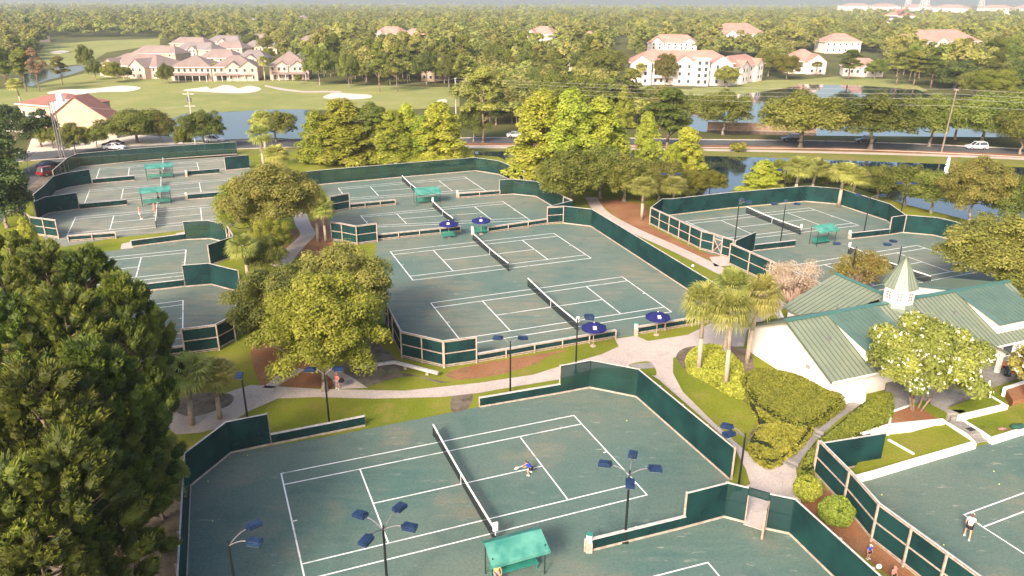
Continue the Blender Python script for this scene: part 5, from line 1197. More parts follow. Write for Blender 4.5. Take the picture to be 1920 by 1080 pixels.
# golf course houses (brown roofs)
building('townhouse', 'brown roofed villa nearest the far pond', (188, 142), (298, 148), 4.8, 18, pinkw, brownr, 4.6, ((.25, 8, 2), (.75, 9, 3)), 2, 8)
building('townhouse', 'villa with cream walls and porch left of centre on the golf course', (322, 152), (398, 152), 5.6, 16, pinkw, brownr, 4.2, (), 2, 7, porch=True)
building('townhouse', 'villa with small gable joined to the porch villa on the golf course', (400, 152), (482, 151), 5.6, 15, pinkw, brownr, 4.2, ((.5, 6, 1.5), (.85, 7, 2)), 2, 7, porch=True)
building('townhouse', 'pink villa with two roof gables and red porch', (507, 150), (580, 149), 5.8, 16, pinkw, brownr, 5.5, ((.32, 5, .6), (.72, 5, .6)), 2, 6, porch=True)
k = 0
for pl, pr, lab in (((250, 112), (330, 114), 'low brown roof behind the leftmost villa'), ((330, 104), (398, 106), 'grey brown roof in the back row of villas, left'), ((400, 102), (455, 103), 'grey brown roof in the back row of villas, middle'), ((455, 100), (520, 101), 'light brown roof in the back row of villas, right'), ((375, 122), (440, 123), 'brown roof between the front and back rows of villas'), ((444, 124), (500, 124), 'brown roof behind the right middle villa'), ((320, 92), (385, 93), 'rearmost pale roof at the left of the villas'), ((388, 88), (450, 89), 'rearmost pale roof in the middle of the villas'), ((455, 84), (505, 85), 'rearmost steep roof behind the villas'), ((545, 128), (600, 128), 'brown roof behind the pink villa'), ((555, 88), (600, 90), 'steep pale roof between trees right of the villas'), ((345, 48), (372, 50), 'tiny pale house deep in the left wood'), ((455, 46), (480, 47), 'tiny tan house deep in the middle wood'), ((546, 38), (566, 39), 'tiny white house beside the far green'), ((30, 78), (62, 80), 'white roofed house behind the left pines')):
    building('townhouse', lab, pl, pr, 3.6, 13, pinkw if k % 3 else tanw, greyr if k % 2 else brownr, 4, ((.5, 6, 1),) if k % 2 else (), 2, 4, excl=24 if pl[1] > 80 else 6, hip=.35); k += 1
building('townhouse', 'brown villa half hidden by pines right of the pink villa', (790, 152), (838, 152), 6, 14, tanw, brownr, 4, ((.5, 6, 1),), 2, 4, excl=10)
# apartments
building('apartment_block', 'large pale apartment block with rose tiled roofs and balconies by the lake', (1181, 158), (1372, 160), 8.6, 15, whitew, rose, 4.4, ((.1, 8, 2.0), (.52, 8, 2.0), (.88, 8, 2.0)), 3, 18, balcony=((.32, 8), (.68, 8)), excl=0)
building('apartment_block', 'lower right wing of the apartment block stepping down to the lawn', (1372, 160), (1428, 150), 7, 12, whitew, rose, 3.8, ((.3, 6, 1.2), (.8, 6, 1.2)), 2, 6, excl=0)
b_ = P(1312, 160); tw = empty('stair_tower', b_, .0, 'white glazed stair tower in the middle of the apartment block', 'tower'); b = MB(); b.box((0, 0, 5.1), (5.2, 5.2, 10.2)); b.build('wall', whitew, tw)
wm = MB(); wm.box((0, -2.62, 0), (1.5, .08, 1.7)); pm = MB(); pm.box((0, -2.68, 0), (1.2, .06, 1.4)); me, mg = wm.mesh('window', whitew), pm.mesh('pane', glass)
for f in range(4):
    for x in (-1.3, 1.3): w_ = link('window', me, tw, (x, 0, 1.6 + f * 2.4)); link('pane', mg, w_)
b = MB(); b.box((0, 0, 10.3), (5.8, 5.8, .4)); b.build('roof', whitew, tw)
building('apartment_block', 'rose roofed building behind the left end of the apartment block', (1213, 98), (1306, 100), 6, 14, whitew, rose, 5, ((.2, 9, 2), (.85, 9, 2)), 3, 8, excl=14)
building('apartment_block', 'pale rose roof rising behind the trees right of the apartment block', (1350, 88), (1430, 86), 9, 18, whitew, rose, 7, ((.2, 9, 2),), 3, 8, excl=12)
building('apartment_block', 'white gabled house with a pale rose roof near the lake', (1478, 138), (1542, 138), 5.6, 14, whitew, rose, 5, ((.72, 9, 3),), 2, 5, excl=0)
building('apartment_block', 'small white lakeside house with a round topped window', (1580, 143), (1655, 145), 4.2, 12, whitew, rose, 3.5, ((.62, 7, 2),), 1, 7, excl=0)
building('apartment_block', 'rose roofed house behind the small lakeside house', (1545, 100), (1612, 100), 7, 16, whitew, rose, 5, (), 2, 6, excl=14)
building('apartment_block', 'long pinkish roof at the upper right beyond the lake grove', (1700, 108), (1832, 106), 9, 20, creamw, rose, 6.5, ((.45, 8, 1),), 3, 9, excl=14)
building('apartment_block', 'tall pale house left of the double gap in the central wood', (982, 92), (1036, 94), 10, 16, whitew, rose, 5, ((.3, 8, 2),), 3, 5, excl=20)
building('apartment_block', 'small rose roofed house right of the tall pale one in the central wood', (1086, 94), (1128, 94), 7, 14, whitew, rose, 5, (), 2, 4, excl=18)
building('apartment_block', 'pale house with rose roof deep in the wood above the fairway', (700, 80), (750, 82), 7, 14, whitew, rose, 5, ((.3, 7, 1),), 2, 4, excl=18)
building('apartment_block', 'rose roofed house right of its neighbour above the fairway', (748, 86), (800, 88), 7, 14, whitew, rose, 5, (), 2, 4, excl=18)
building('apartment_block', 'flat grey roofed building in the trees left of the big apartment block', (1030, 135), (1080, 134), 4, 14, creamw, mulch, .8, (), 1, 5, excl=12)
for i, (x, y, w_, lab) in enumerate(((1570, 20, 45, 'distant rose building left on the right horizon'), (1625, 21, 40, 'second distant rose building on the right horizon'), (1690, 23, 40, 'distant white building below the towers'), (1745, 26, 60, 'long distant pale building on the right horizon'), (1830, 27, 60, 'distant pale building near the right frame edge'), (1895, 25, 40, 'distant building at the right frame edge'), (1650, 50, 30, 'tiny pale house in the right wood'))):
    building('distant_building', lab, (x, y), (x + w_, y + 1), 14, 40, whitew, rose, 8, (), 3, 8, excl=6, win=(3, 2))
# pylon towers far right
for i, (x, ty, by) in enumerate(((1700, 3, 22), (1728, 3, 25), (1735, 2, 20), (1838, 2, 20))):
    b_ = P(x, by); hh = 60; b = MB()
    for sx in (-1, 1):
        for sy in (-1, 1): b.bar((sx * 8, sy * 8, 0), (sx * 1, sy * 1, hh), 1.2, 1.2)
    for z in range(6, 58, 8): w_ = 8 - 7 * z / 60; b.bar((-w_, -w_, z), (w_, -w_, z + 6), .8, .8); b.bar((w_, w_, z), (-w_, w_, z + 6), .8, .8)
    tag(b.build('lattice_tower', mat('tower_steel', (.6, .55, .55), .6), None, b_), ('leftmost', 'second', 'third', 'rightmost')[i] + ' slender lattice tower on the right horizon', 'tower')
# red roofed building at the left
rb = building('tiled_building', 'cream building with red tile roof beside the road at the left', (42, 232), (128, 240), 5.5, 14, tanw, redt, 2.4, (), 1, 5, excl=0)
rb2 = building('tiled_building', 'gabled wing with red tile roof and chimney right of the cream building', (118, 258), (212, 258), 3.8, 13, tanw, redt, .6, ((.42, 17, 1.0),), 1, 0, excl=0)
c0 = P(166, 250); b = MB(); b.box((0, 0, 4.5), (2.2, 2.2, 9)); b.box((0, 0, 9.1), (2.6, 2.6, .4)); tag(b.build('chimney_stack', tanw, None, c0), 'square tan chimney stack rising from the red tiled wing', 'chimney')
c0 = P(150, 240); b = MB(); b.box((0, 0, 3.5), (9, 7, 7)); b.box((-3, -1, 8), (1.4, 1.4, 2)); tag(b.build('parapet_block', whitew, None, c0), 'plain white flat roofed block behind the red tiled wing', 'building')
building('shed', 'long low white roofed shed at the left of the red roofed building', (12, 246), (62, 250), 3, 8, whitew, whitew, .8, (), 1, 3, excl=0)

# ------------------------------------------------------------------ fountain, sign, poles, wires
fm = bpy.data.materials.new('spray'); fm.use_nodes = True; nt = fm.node_tree; bs = nt.nodes['Principled BSDF']; bs.inputs['Base Color'].default_value = (.9, .92, .95, 1); bs.inputs['Roughness'].default_value = .6
rr = random.Random(4); b = MB(); b_ = P(1773, 328)
for i in range(420):
    z = rr.random() ** .8 * 3.6; r_ = (.08 + .45 * (1 - z / 3.6) ** .7) * math.sqrt(rr.random()); a = rr.uniform(0, 2 * PI); b.sphere((r_ * math.cos(a), r_ * math.sin(a), z), rr.uniform(.04, .1), 4, 3)
tag(b.build('fountain_spray', fm, None, b_), 'white fountain jet rising from the pond at the right', 'fountain')
def pole(px, by, ty, label, lean=0, arms=((0, 2.4),), m=None, r=.18, cyl=0):
    b_ = P(px, by); h = hgt(px, by, ty) if not lean else None
    if lean: 
        h = 15.0; tp = P(lean, ty, h); tp = Vector((tp.x, tp.y, h)) - b_
    else: tp = Vector((0, 0, h))
    root = empty('utility_pole', b_, 0, label, 'utility pole'); b = MB(); b.tube((0, 0, 0), tp, r, r * .6, 8); b.build('pole', m or wood, root)
    for dz, w_ in arms:
        b = MB(); c = tp * (1 - dz / h); b.bar(c - Vector((w_ / 2, 0, 0)), c + Vector((w_ / 2, 0, 0)), .12, .14); b.build('crossarm', m or wood, root)
    for k in range(cyl):
        b = MB(); c = tp * (1 - 2.2 / h) + Vector((.35 - .7 * k, -.1, 0)); b.tube(c, c + Vector((0, 0, .9)), .26, .26, 8); b.build('transformer', arm_m, root)
    return b_ + tp
t3 = pole(1765, 286, 167, 'leaning wooden utility pole in front of the roadside oaks', lean=1794, arms=((.2, 1.0),))
t2 = pole(855, 214, 146, 'grey utility pole at the right end of the fairway', arms=((.2, .8),), m=capw, cyl=1)
t1 = pole(367, 272, 172, 'utility pole with crossarms in front of the golf pond', arms=((.5, 2.6), (3.2, 2.4), (5.0, 2.0)), m=capw, cyl=2)
t0 = [pole(x, 296, 190, lab, arms=(), m=arm_m, r=.15) for x, lab in ((113, 'left pole of the triple poles by the lane'), (117, 'middle pole of the triple poles by the lane'), (122, 'right pole of the triple poles by the lane'))]
pole(233, 150, 112, 'thin pale pole before the leftmost villa', arms=(), m=capw)
wirem = mat('wire', (0.42, 0.39, 0.35), .5)
def wire(a, c, sag, r, label):
    b = MB(); pts = []
    for i in range(25): t = i / 24; p = a.lerp(c, t); p.z -= sag * 4 * t * (1 - t); pts.append(p - a)
    b.path(pts, [r] * 25, 4); tag(b.build('power_line', wirem, None, a), label, 'power line', 'overhead power lines')
t4 = P(2350, 178, 15)
for i, dz in enumerate((0, 1.0, 2.0, 3.4)):
    nm = ('top', 'second', 'third', 'lowest')[i]
    wire(t2 - Vector((0, 0, dz * .8)), t3 - Vector((0, 0, dz)), .9, .022, nm + ' wire between the fairway pole and the leaning pole')
    wire(t3 - Vector((0, 0, dz)), t4 - Vector((0, 0, dz)), .6, .022, nm + ' wire right of the leaning pole')
wire(t1 - Vector((0, 0, .5)), t2 - Vector((0, 0, .2)), 1.2, .022, 'wire from the golf pond pole to the fairway pole')
wire(t0[2] - Vector((0, 0, .2)), t1 - Vector((0, 0, 3.2)), 1.2, .022, 'wire from the triple poles to the golf pond pole')
r = empty('street_sign', P(55, 322), 0, 'small white sign on a post beside the lane at the left', 'sign'); b = MB(); b.tube((0, 0, 0), (0, 0, 2.4), .05, n=6); b.build('post', capw, r); b = MB(); b.box((0, -.06, 2.5), (1.3, .05, .8)); b.build('panel', white, r)
for x, y, lab in ((1150, 418, 'small white plate on the long green fence, upper part'), (1299, 498, 'small white plate on the long green fence, lower part'), (1038, 356, 'small white plate on the fence by the cypresses'), (1648, 1062, 'round white plate on the fence at the lower right')):
    b = MB(); p_ = P(x, y, 2.4); b.tube((0, -.03, 0), (0, .03, 0), .16, .16, 10); tag(b.build('sign_plate', white, None, p_), lab, 'sign')
# lake shore screen wall
fence([(1326, 244), (1440, 247), (1530, 250)], 2.2, -1, 'brown timber screen along the lake edge behind the oaks', step=5, name='timber_fence', scrm=mat('brown_board', (.3, .2, .14), .85, var=.2, scale=1))

# ------------------------------------------------------------------ cars
paintw = mat('white_car_paint', (.8, .8, .8), .25, spec=.6); paintr = mat('red_car_paint', (.2, .015, .02), .25, spec=.6); paintk = mat('dark_car_paint', (.02, .025, .035), .25, spec=.6); tyre = mat('tyre', (.015, .015, .015), .9); rimm = mat('wheel_rim', (.45, .45, .47), .3, metal=.8); lampm = mat('headlight', (.7, .7, .65), .1); tailm = mat('tail_light', (.4, .02, .02), .3)
def car(px, py, rz, paint, label, suv=False):
    root = empty('parked_car' if 'park' in label else 'car', P(px, py) + Vector((0, 0, .03)), rz, label, 'car')
    hh = 1.72 if suv else 1.45; L = 2.3
    prof = [(-L, .35), (-L, .85), (-L * .93, 1.0), (-L * .8 if suv else -L * .66, 1.02), (L * .42, 1.0), (L * .9, .86), (L, .7), (L, .35)]
    b = MB(); b.prism([Vector((x, 0, z)) for x, z in prof], (0, -.88, 0), (0, .88, 0)); b.build('body', paint, root, bevel=.08)
    cab = [(-L * .92 if suv else -L * .7, 1.0), (-L * .82 if suv else -L * .42, hh), (L * .12, hh), (L * .46, 1.0)]
    b = MB(); n_ = 4; vs = [Vector((x, s * (.8 if i in (0, 3) else .66), z)) for s in (-1, 1) for i, (x, z) in enumerate(cab)]
    b.add(vs, [(0, 1, 2, 3), (7, 6, 5, 4), (0, 4, 5, 1), (2, 6, 7, 3)]); b.build('window_glass', glass, root)
    b = MB(); b.prism([Vector((cab[1][0] - .05, 0, hh)), Vector((cab[2][0] + .05, 0, hh)), Vector((cab[2][0] - .1, 0, hh + .06)), Vector((cab[1][0] + .1, 0, hh + .06))], (0, -.69, 0), (0, .69, 0))
    for s in (-1, 1):
        for i, j in ((0, 1), (2, 3)): b.bar(vs[i + (0 if s < 0 else 4)], vs[j + (0 if s < 0 else 4)], .07, .07)
        b.bar((-.25, s * .81, 1.0), (-.25, s * .67, hh), .08, .05)
    b.build('roof', paint, root)
    wm = MB(); wm.tube((0, -.11, 0), (0, .11, 0), .34, .34, 16); me = wm.mesh('wheel', tyre); rm = MB(); rm.tube((0, -.125, 0), (0, .125, 0), .2, .2, 12); mr = rm.mesh('rim', rimm)
    for sx in (-1.4, 1.4):
        for sy in (-1, 1): w_ = link('wheel', me, root, (sx, sy * .8, .34)); link('rim', mr, w_)
    for sy in (-1, 1):
        b = MB(); b.box((L - .02, sy * .62, .72), (.12, .34, .14)); b.build('headlight', lampm, root)
        b = MB(); b.box((-L + .02, sy * .66, .8), (.1, .26, .18)); b.build('tail_light', tailm, root)
    return root
car(216, 281, .02, paintw, 'white saloon on the road above the far left courts')
car(213, 275, PI + .02, paintk, 'dark car partly hidden behind the white saloon')
car(403, 267, .0, paintw, 'white estate car beside the golf pond', True)
car(967, 258, .1, paintw, 'white car passing behind the tallest cypress')
car(1483, 265, PI - .05, paintk, 'dark car under the wide roadside oak', True)
car(1622, 268, PI - .05, paintk, 'second dark car beside the forked roadside oak', True)
car(1830, 280, PI - .1, paintw, 'white estate car right of the leaning pole', True)
car(95, 328, 1.15, paintr, 'red car parked at the end of the left courts', True)
car(93, 315, 1.15, paintk, 'dark car parked behind the red one')

# ------------------------------------------------------------------ people
def person(base, rz, label, shirt, short, J_, hair=(0.08, 0.04, 0.02), cap=None, scale=1.0, z=.02, sleeve=True, pants=None):
    root = empty('person', base + Vector((0, 0, z)), rz, label, 'person'); root.scale = (scale,) * 3
    def skinned(name, chain, m, sub=1):
        """chain: list of (joint, parent index, radius)"""
        me = bpy.data.meshes.new(name); me.from_pydata([c[0] for c in chain], [(c[1], i) for i, c in enumerate(chain) if c[1] is not None], []); me.materials.append(m)
        o = link(name, me, root); sk = o.modifiers.new('skin', 'SKIN'); sk.use_smooth_shade = True
        for i, c in enumerate(chain):
            rad = c[2] if isinstance(c[2], tuple) else (c[2], c[2]); me.skin_vertices[0].data[i].radius = rad
        me.skin_vertices[0].data[0].use_root = True
        s_ = o.modifiers.new('sub', 'SUBSURF'); s_.levels = sub; s_.render_levels = sub; return o
    j = {k: Vector(v) for k, v in J_.items()}
    ch = [(j['pelvis'], None, (.14, .11)), (j['waist'], 0, (.125, .1)), (j['chest'], 1, (.16, .11)), (j['neck'], 2, .055), (j['head'], 3, (.085, .1)), (j['crown'], 4, (.075, .09))]
    for s in 'lr':
        k = len(ch); ch += [(j['sh' + s], 2, .06), (j['el' + s], k, .042), (j['wr' + s], k + 1, .03), (j['wr' + s] + (j['wr' + s] - j['el' + s]).normalized() * .1, k + 2, .038)]
    for s in 'lr':
        k = len(ch); ch += [(j['hip' + s], 0, .1), (j['kn' + s], k, .062), (j['an' + s], k + 1, .042), (j['an' + s] + Vector((0, .16, -.05)), k + 2, .045)]
    body = skinned('body', ch, skin)
    e = 1.16; sh = [(j['pelvis'] + Vector((0, 0, .02)), None, (.165, .135)), (j['waist'], 0, (.155, .13)), (j['chest'], 1, (.19, .14)), (j['neck'] - Vector((0, 0, .05)), 2, .08)]
    for s in 'lr': k = len(sh); sh += [(j['sh' + s], 2, .082), (j['sh' + s].lerp(j['el' + s], .55 if sleeve else .15), k, .07)]
    skinned('shirt', sh, shirt)
    so = [(j['pelvis'], None, (.175, .145))]
    for s in 'lr': k = len(so); so += [(j['hip' + s], 0, .125), (j['hip' + s].lerp(j['kn' + s], .6), k, .1)]
    skinned('shorts', so, short)
    hd = j['head'].lerp(j['crown'], .5)
    b = MB(); b.sphere(hd + Vector((0, -.03, .04)), (.105, .12, .12), 10, 7); b.sphere(hd + Vector((0, -.12, -.04)), (.05, .07, .09), 6, 4); b.build('hair', mat('hair_%d' % int(hair[0] * 100), hair, .7), root, smooth=True)
    b = MB(); b.sphere(hd + Vector((0, .1, -.02)), (.018, .03, .03), 6, 4); b.sphere(hd + Vector((.09, 0, -.02)), (.015, .025, .035), 6, 4); b.sphere(hd + Vector((-.09, 0, -.02)), (.015, .025, .035), 6, 4); b.build('face_feature', skin, root, smooth=True)
    if cap: b = MB(); b.sphere(hd + Vector((0, .0, .07)), (.115, .13, .075), 10, 5); b.box(hd + Vector((0, .15, .05)), (.17, .14, .02)); b.build('cap', cap, root, smooth=False)
    sm = MB(); sm.box((0, .07, -.03), (.11, .29, .1)); me = sm.mesh('shoe', white)
    for s in 'lr': link('shoe', me, root, j['an' + s] + Vector((0, 0, -.02)), bevel=.03)
    return root, j
STAND = dict(pelvis=(0, 0, .95), waist=(0, 0, 1.1), chest=(0, 0, 1.33), neck=(0, .01, 1.5), head=(0, .03, 1.6), crown=(0, .03, 1.7), shl=(-.19, 0, 1.42), shr=(.19, 0, 1.42), ell=(-.26, .0, 1.14), elr=(.26, 0, 1.14), wrl=(-.27, .12, .9), wrr=(.3, .12, .92), hipl=(-.1, 0, .88), hipr=(.1, 0, .88), knl=(-.13, .03, .48), knr=(.13, .03, .48), anl=(-.14, -.02, .09), anr=(.14, -.02, .09))
def pose(**k): d = dict(STAND); d.update(k); return d
c_white = mat('white_cloth', (.8, .77, .76), .8); c_black = mat('black_cloth', (.015, .015, .02), .8); c_blue = mat('blue_cloth', (.02, .06, .5), .8); c_pink = mat('coral_cloth', (.75, .22, .2), .8); c_yel = mat('yellow_cloth', (.75, .6, .2), .8); c_cor = mat('grey_cloth', (.35, .3, .33), .8)
def racket(p, d, label):
    d = Vector(d).normalized(); b = MB(); b.bar((0, 0, 0), d * .3, .022, .03); u = d.cross(Vector((0, 0, 1))).normalized(); w_ = u.cross(d); c = d * .5; n_ = 16
    pts = [c + d * .17 * math.cos(2 * PI * i / n_) + u * .13 * math.sin(2 * PI * i / n_) for i in range(n_ + 1)]; b.path(pts, [.014] * (n_ + 1), 5)
    o = b.build('tennis_racket', white, None, p); tag(o, label, 'racket')
    b = MB(); 
    for i in range(-3, 4): b.bar(c + u * i * .034 - d * .14, c + u * i * .034 + d * .14, .004, .004); b.bar(c + d * i * .045 - u * .11, c + d * i * .045 + u * .11, .004, .004)
    b.build('string_bed', white, o)
bw = P(1813, 1008)
r_, j_ = person(bw, R(-35), 'woman in white top, black shorts and visor walking on the lower right court', c_white, c_black, pose(pelvis=(0, 0, .93), chest=(0, .1, 1.3), neck=(0, .16, 1.46), head=(0, .2, 1.55), crown=(0, .21, 1.65), shl=(-.18, .1, 1.4), shr=(.18, .12, 1.4), ell=(-.27, .05, 1.13), elr=(.27, .25, 1.15), wrr=(.3, .42, .98), wrl=(-.25, .14, .92), knl=(-.15, .22, .52), anl=(-.17, .12, .09), knr=(.12, -.05, .48), anr=(.13, -.32, .12)), (0.12, 0.06, 0.03), c_white, 1.0)
Mw = Matrix.Rotation(R(-35), 4, 'Z'); racket(bw + Mw @ (j_['wrr'] + Vector((.02, .1, -.04))), Mw @ Vector((.2, .75, -.45)), 'racket held low by the woman in white')
bm = P(993, 889)
r_, j_ = person(bm, R(75), 'player in a blue shirt crouching forward at the service line of the foreground court', c_blue, c_black, pose(pelvis=(0, -.15, .68), waist=(0, -.03, .82), chest=(0, .16, .98), neck=(0, .28, 1.1), head=(0, .36, 1.16), crown=(0, .4, 1.26), shl=(-.19, .18, 1.04), shr=(.19, .18, 1.04), ell=(-.28, .36, .84), elr=(.28, .38, .84), wrl=(-.18, .56, .72), wrr=(.2, .6, .7), hipl=(-.12, -.13, .62), hipr=(.12, -.13, .62), knl=(-.25, .18, .45), knr=(.25, .15, .45), anl=(-.3, -.02, .09), anr=(.3, -.1, .09)), (.1, .05, .02), None, .8)
Mw = Matrix.Rotation(R(75), 4, 'Z'); racket(bm + Mw @ ((j_['wrr'] + Vector((-.02, .08, -.03))) * .8), Mw @ Vector((-.3, .8, -.35)), 'racket held by the crouching player in blue')
bp = P(634, 729)
person(bp, R(160), 'person in a coral top carrying a dark bag on the path below the big oak', c_pink, c_cor, pose(ell=(-.25, .1, 1.15), wrl=(-.2, .3, 1.0)), (.5, .25, .15), c_pink, .88)
b = MB(); b.sphere((0, 0, 0), (.3, .16, .24), 10, 6); b.bar((-.15, 0, .2), (.15, 0, .3), .04, .04); tag(b.build('shoulder_bag', c_black, None, bp + Vector((.35, -.05, .85)), smooth=True), 'dark bag carried by the person in coral', 'bag')
bq = P(*zl(1022, 738)); person(bq, R(-60), 'player in coral standing left of the net on the third left court', c_pink, c_white, pose(wrr=(.4, .3, 1.1), knl=(-.18, .1, .5), anl=(-.25, .1, .09)), (.5, .25, .1), None, 1.1)
bq = P(*zl(1150, 705)); person(bq, R(120), 'player in coral standing close to the net of the third left court', c_pink, c_pink, pose(), (.6, .3, .15), None, 1.1)
bq = P(*zl(1180, 600)); person(bq, R(100), 'figure in white beside the nearer green canopy of the left courts', c_white, c_black, pose(), (.1, .05, .02), c_white, 1.1)
bq = P(*zl(1200, 380)); person(bq, R(100), 'figure in white beside the farthest green canopy of the left courts', c_white, c_cor, pose(), (.1, .05, .02), c_white, 1.1)
sit = pose(pelvis=(0, 0, .55), waist=(0, .02, .7), chest=(0, .08, .93), neck=(0, .1, 1.1), head=(0, .13, 1.2), crown=(0, .14, 1.3), shl=(-.19, .06, 1.02), shr=(.19, .06, 1.02), ell=(-.27, .15, .8), elr=(.27, .15, .8), wrl=(-.2, .38, .68), wrr=(.2, .38, .68), hipl=(-.1, .02, .53), hipr=(.1, .02, .53), knl=(-.14, .44, .5), knr=(.14, .44, .5), anl=(-.14, .5, .09), anr=(.14, .5, .09))
bq = P(966, 1018, 2.3) - UU * 1.2 - VV * .02; bq.z = 0; person(bq, TH + PI, 'person in yellow sitting at the left end of the foreground canopied bench', c_yel, c_cor, sit, (.35, .2, .1), c_yel, .95)
bq = P(1627, 1048); person(bq, R(200), 'person in blue standing in the narrow strip between the two lower right fences', c_blue, c_black, pose(), (.4, .2, .1), c_white, .62)
bq = P(1672, 1092); person(bq, R(200), 'person in pink at the bottom edge between the two lower right fences', c_pink, c_black, pose(), (.5, .3, .15), c_pink, .66)

# ------------------------------------------------------------------ the wood beyond
ALLOW = [[(-80, 4), (2000, 4), (2000, 70), (-80, 70)], [(600, 60), (1150, 60), (1120, 160), (860, 162), (700, 158), (600, 152)], [(870, 160), (1120, 162), (1150, 215), (1290, 225), (1290, 244), (870, 244)], [(1180, 60), (2000, 60), (2000, 90), (1180, 118)], [(1640, 80), (2000, 80), (2000, 175), (1760, 165), (1660, 140)], [(1420, 95), (1560, 95), (1560, 128), (1430, 138)], [(-80, 60), (70, 60), (80, 90), (60, 112), (-80, 130)], [(300, 60), (620, 60), (620, 78), (520, 80), (310, 84)], [(500, 90), (620, 84), (620, 150), (585, 150), (560, 110), (510, 112)]]
ALW = [[P(*p) for p in a] for a in ALLOW]
FAIRX = [[P(*p) for p in a] for a in ([(85, 112), (85, 84), (190, 76), (300, 70), (305, 88), (200, 104), (170, 122)], [(540, 46), (556, 35), (585, 38), (580, 48)])]
NOGO = ((1150, 1450, 112, 175), (1465, 1560, 100, 160), (1565, 1670, 100, 160))
def allowed(p):
    if not any(inside((p.x, p.y), a) for a in ALW): return False
    if any(inside((p.x, p.y), a) for a in FAIRX): return False
    x, y = J((p.x, p.y, 0))
    if any(q[0] < x < q[1] and q[2] < y < q[3] for q in NOGO): return False
    for x0, x1, y0, y1 in EXC:
        if x0 < x < x1 and y0 < y < y1 and y < 150: return False
    return True
cand = []
d = 205.0
while d < 3600:
    sx = max(8.5, d * .015); half = d * .74
    n_ = int(2 * half / sx)
    for i in range(n_):
        p = Vector((-half + sx * (i + rnd.uniform(-.1, 1.1)), d + rnd.uniform(-.5, .5) * max(8, d * .018), 0))
        if allowed(p): cand.append(p)
    d += max(8.5, d * .02)
near = sorted(cand, key=lambda p: p.y)[:225]; ns = set(id(p) for p in near); rest = [p for p in cand if id(p) not in ns]
for i, p in enumerate(near):
    s_ = rnd.uniform(.8, 1.25); kind = rnd.choice(('far', 'far', 'far', 'oak', 'pine'))
    hh = s_ * rnd.uniform(.9, 1.2)
    hh *= .68 if J(p)[1] > 160 else .86
    x, y = J(p)
    zone = ('beyond the golf villas' if y < 90 and x < 640 else 'among the golf villas' if x < 640 else 'behind the right half of the fairway' if x < 865 else 'between the road and the central wood' if x < 1180 and y > 160 else 'in the central wood left of the apartments' if x < 1180 else 'on the left shore of the lake' if x < 1300 and y > 160 else 'behind the apartment blocks' if x < 1640 else 'in the wood right of the lake shore grove')
    sz = 'tall ' if hh > 1.25 else 'low ' if hh < .9 else 'middling '
    nm = sz + {'far': 'round green tree ', 'oak': 'spreading olive oak ', 'pine': 'bare stemmed pine '}[kind] + zone
    tree(kind, p, hh * (1.0 if kind != 'oak' else 1.15), s_ * (.95 if kind != 'pine' else .95), nm, nm.replace('tree ', 'trees ').replace('oak ', 'oaks ').replace('pine ', 'pines '))
# far wood: one object that scatters far trees over points
me = bpy.data.meshes.new('woodland'); me.from_pydata([p.to_tuple() for p in rest], [], [])
sc = [rnd.choice((rnd.uniform(.5, .9), rnd.uniform(.85, 1.2), rnd.uniform(1.1, 1.45))) for _ in rest]; at = me.attributes.new('scl', 'FLOAT', 'POINT'); at.data.foreach_set('value', sc)
at = me.attributes.new('rot', 'FLOAT', 'POINT'); at.data.foreach_set('value', [rnd.uniform(0, 6.28) for _ in rest])
at = me.attributes.new('pick', 'INT', 'POINT'); at.data.foreach_set('value', [rnd.randrange(4) for _ in rest])
wood_o = link('woodland', me); tag(wood_o, kind='stuff', label='wide green wood reaching to the horizon', cat='wood')
srcs = bpy.data.collections.new('woodland_source')
for i, t_ in enumerate(TP['far']):
    bms = MB(); o0 = [c for c in t_.children if c.name.startswith('crown')][0]; o1 = [c for c in t_.children if c.name.startswith('trunk')][0]
    so = bpy.data.objects.new('woodland_tree_%s' % 'abcd'[i], o0.data); srcs.objects.link(so)
ng = bpy.data.node_groups.new('woodland', 'GeometryNodeTree'); ng.interface.new_socket('Geometry', in_out='INPUT', socket_type='NodeSocketGeometry'); ng.interface.new_socket('Geometry', in_out='OUTPUT', socket_type='NodeSocketGeometry')
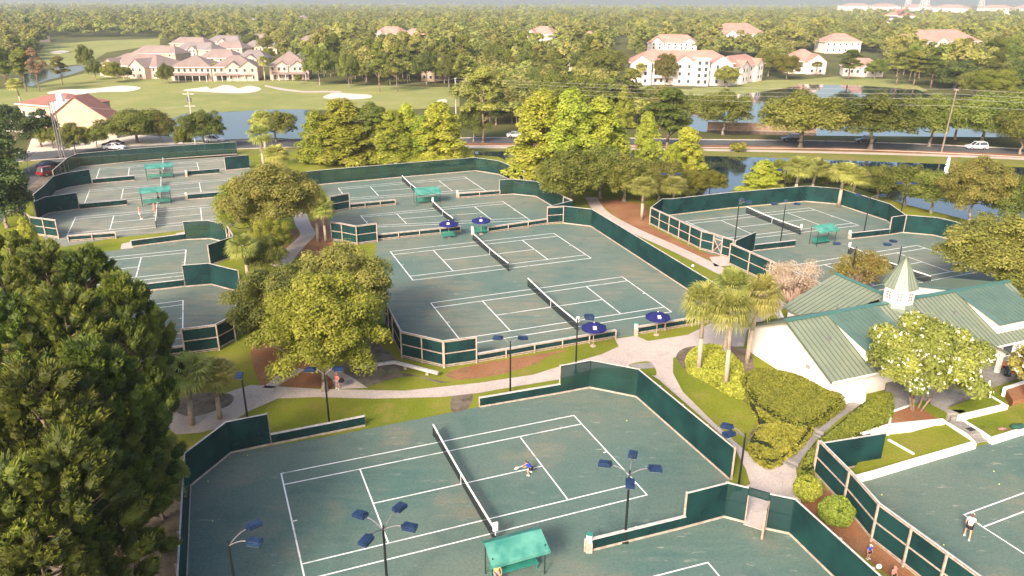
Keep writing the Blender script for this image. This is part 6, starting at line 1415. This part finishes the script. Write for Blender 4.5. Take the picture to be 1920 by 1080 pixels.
N = ng.nodes; gi = N.new('NodeGroupInput'); go = N.new('NodeGroupOutput'); ip = N.new('GeometryNodeInstanceOnPoints'); ci = N.new('GeometryNodeCollectionInfo'); ci.inputs[0].default_value = srcs; ci.inputs['Separate Children'].default_value = True; ci.inputs['Reset Children'].default_value = True
def att(nm, ty):
    a = N.new('GeometryNodeInputNamedAttribute'); a.data_type = ty; a.inputs[0].default_value = nm; return a.outputs[0]
cx = N.new('ShaderNodeCombineXYZ'); ng.links.new(att('rot', 'FLOAT'), cx.inputs[2])
ng.links.new(gi.outputs[0], ip.inputs['Points']); ng.links.new(ci.outputs[0], ip.inputs['Instance']); ip.inputs['Pick Instance'].default_value = True
ng.links.new(att('pick', 'INT'), ip.inputs['Instance Index']); ng.links.new(cx.outputs[0], ip.inputs['Rotation']); vm = N.new('ShaderNodeVectorMath'); vm.operation = 'MULTIPLY'; vm.inputs[1].default_value = (1.15, 1.15, .82); ng.links.new(att('scl', 'FLOAT'), vm.inputs[0]); ng.links.new(vm.outputs[0], ip.inputs['Scale']); ng.links.new(ip.outputs[0], go.inputs[0])
md = wood_o.modifiers.new('scatter', 'NODES'); md.node_group = ng
print('wood', len(near), len(rest))
# drop prototypes that were never placed
for v in TP.values():
    for p in v:
        if p not in used:
            for c in list(p.children): bpy.data.objects.remove(c)
            bpy.data.objects.remove(p)

# ------------------------------------------------------------------ haze
hb = MB(); hb.box((0, 0, 49.5), (9200, 9200, 101)); ho = hb.build('haze', []); 
hm_ = bpy.data.materials.new('haze'); hm_.use_nodes = True; nt = hm_.node_tree; nt.nodes.remove(nt.nodes['Principled BSDF']); pv = nt.nodes.new('ShaderNodeVolumePrincipled'); pv.inputs['Color'].default_value = (.82, .93, 1.0, 1); pv.inputs['Density'].default_value = .00014; pv.inputs['Anisotropy'].default_value = 0.0
nt.links.new(pv.outputs[0], nt.nodes['Material Output'].inputs['Volume']); ho.data.materials.append(hm_); tag(ho, kind='stuff', label='pale haze hanging over the whole landscape', cat='haze')
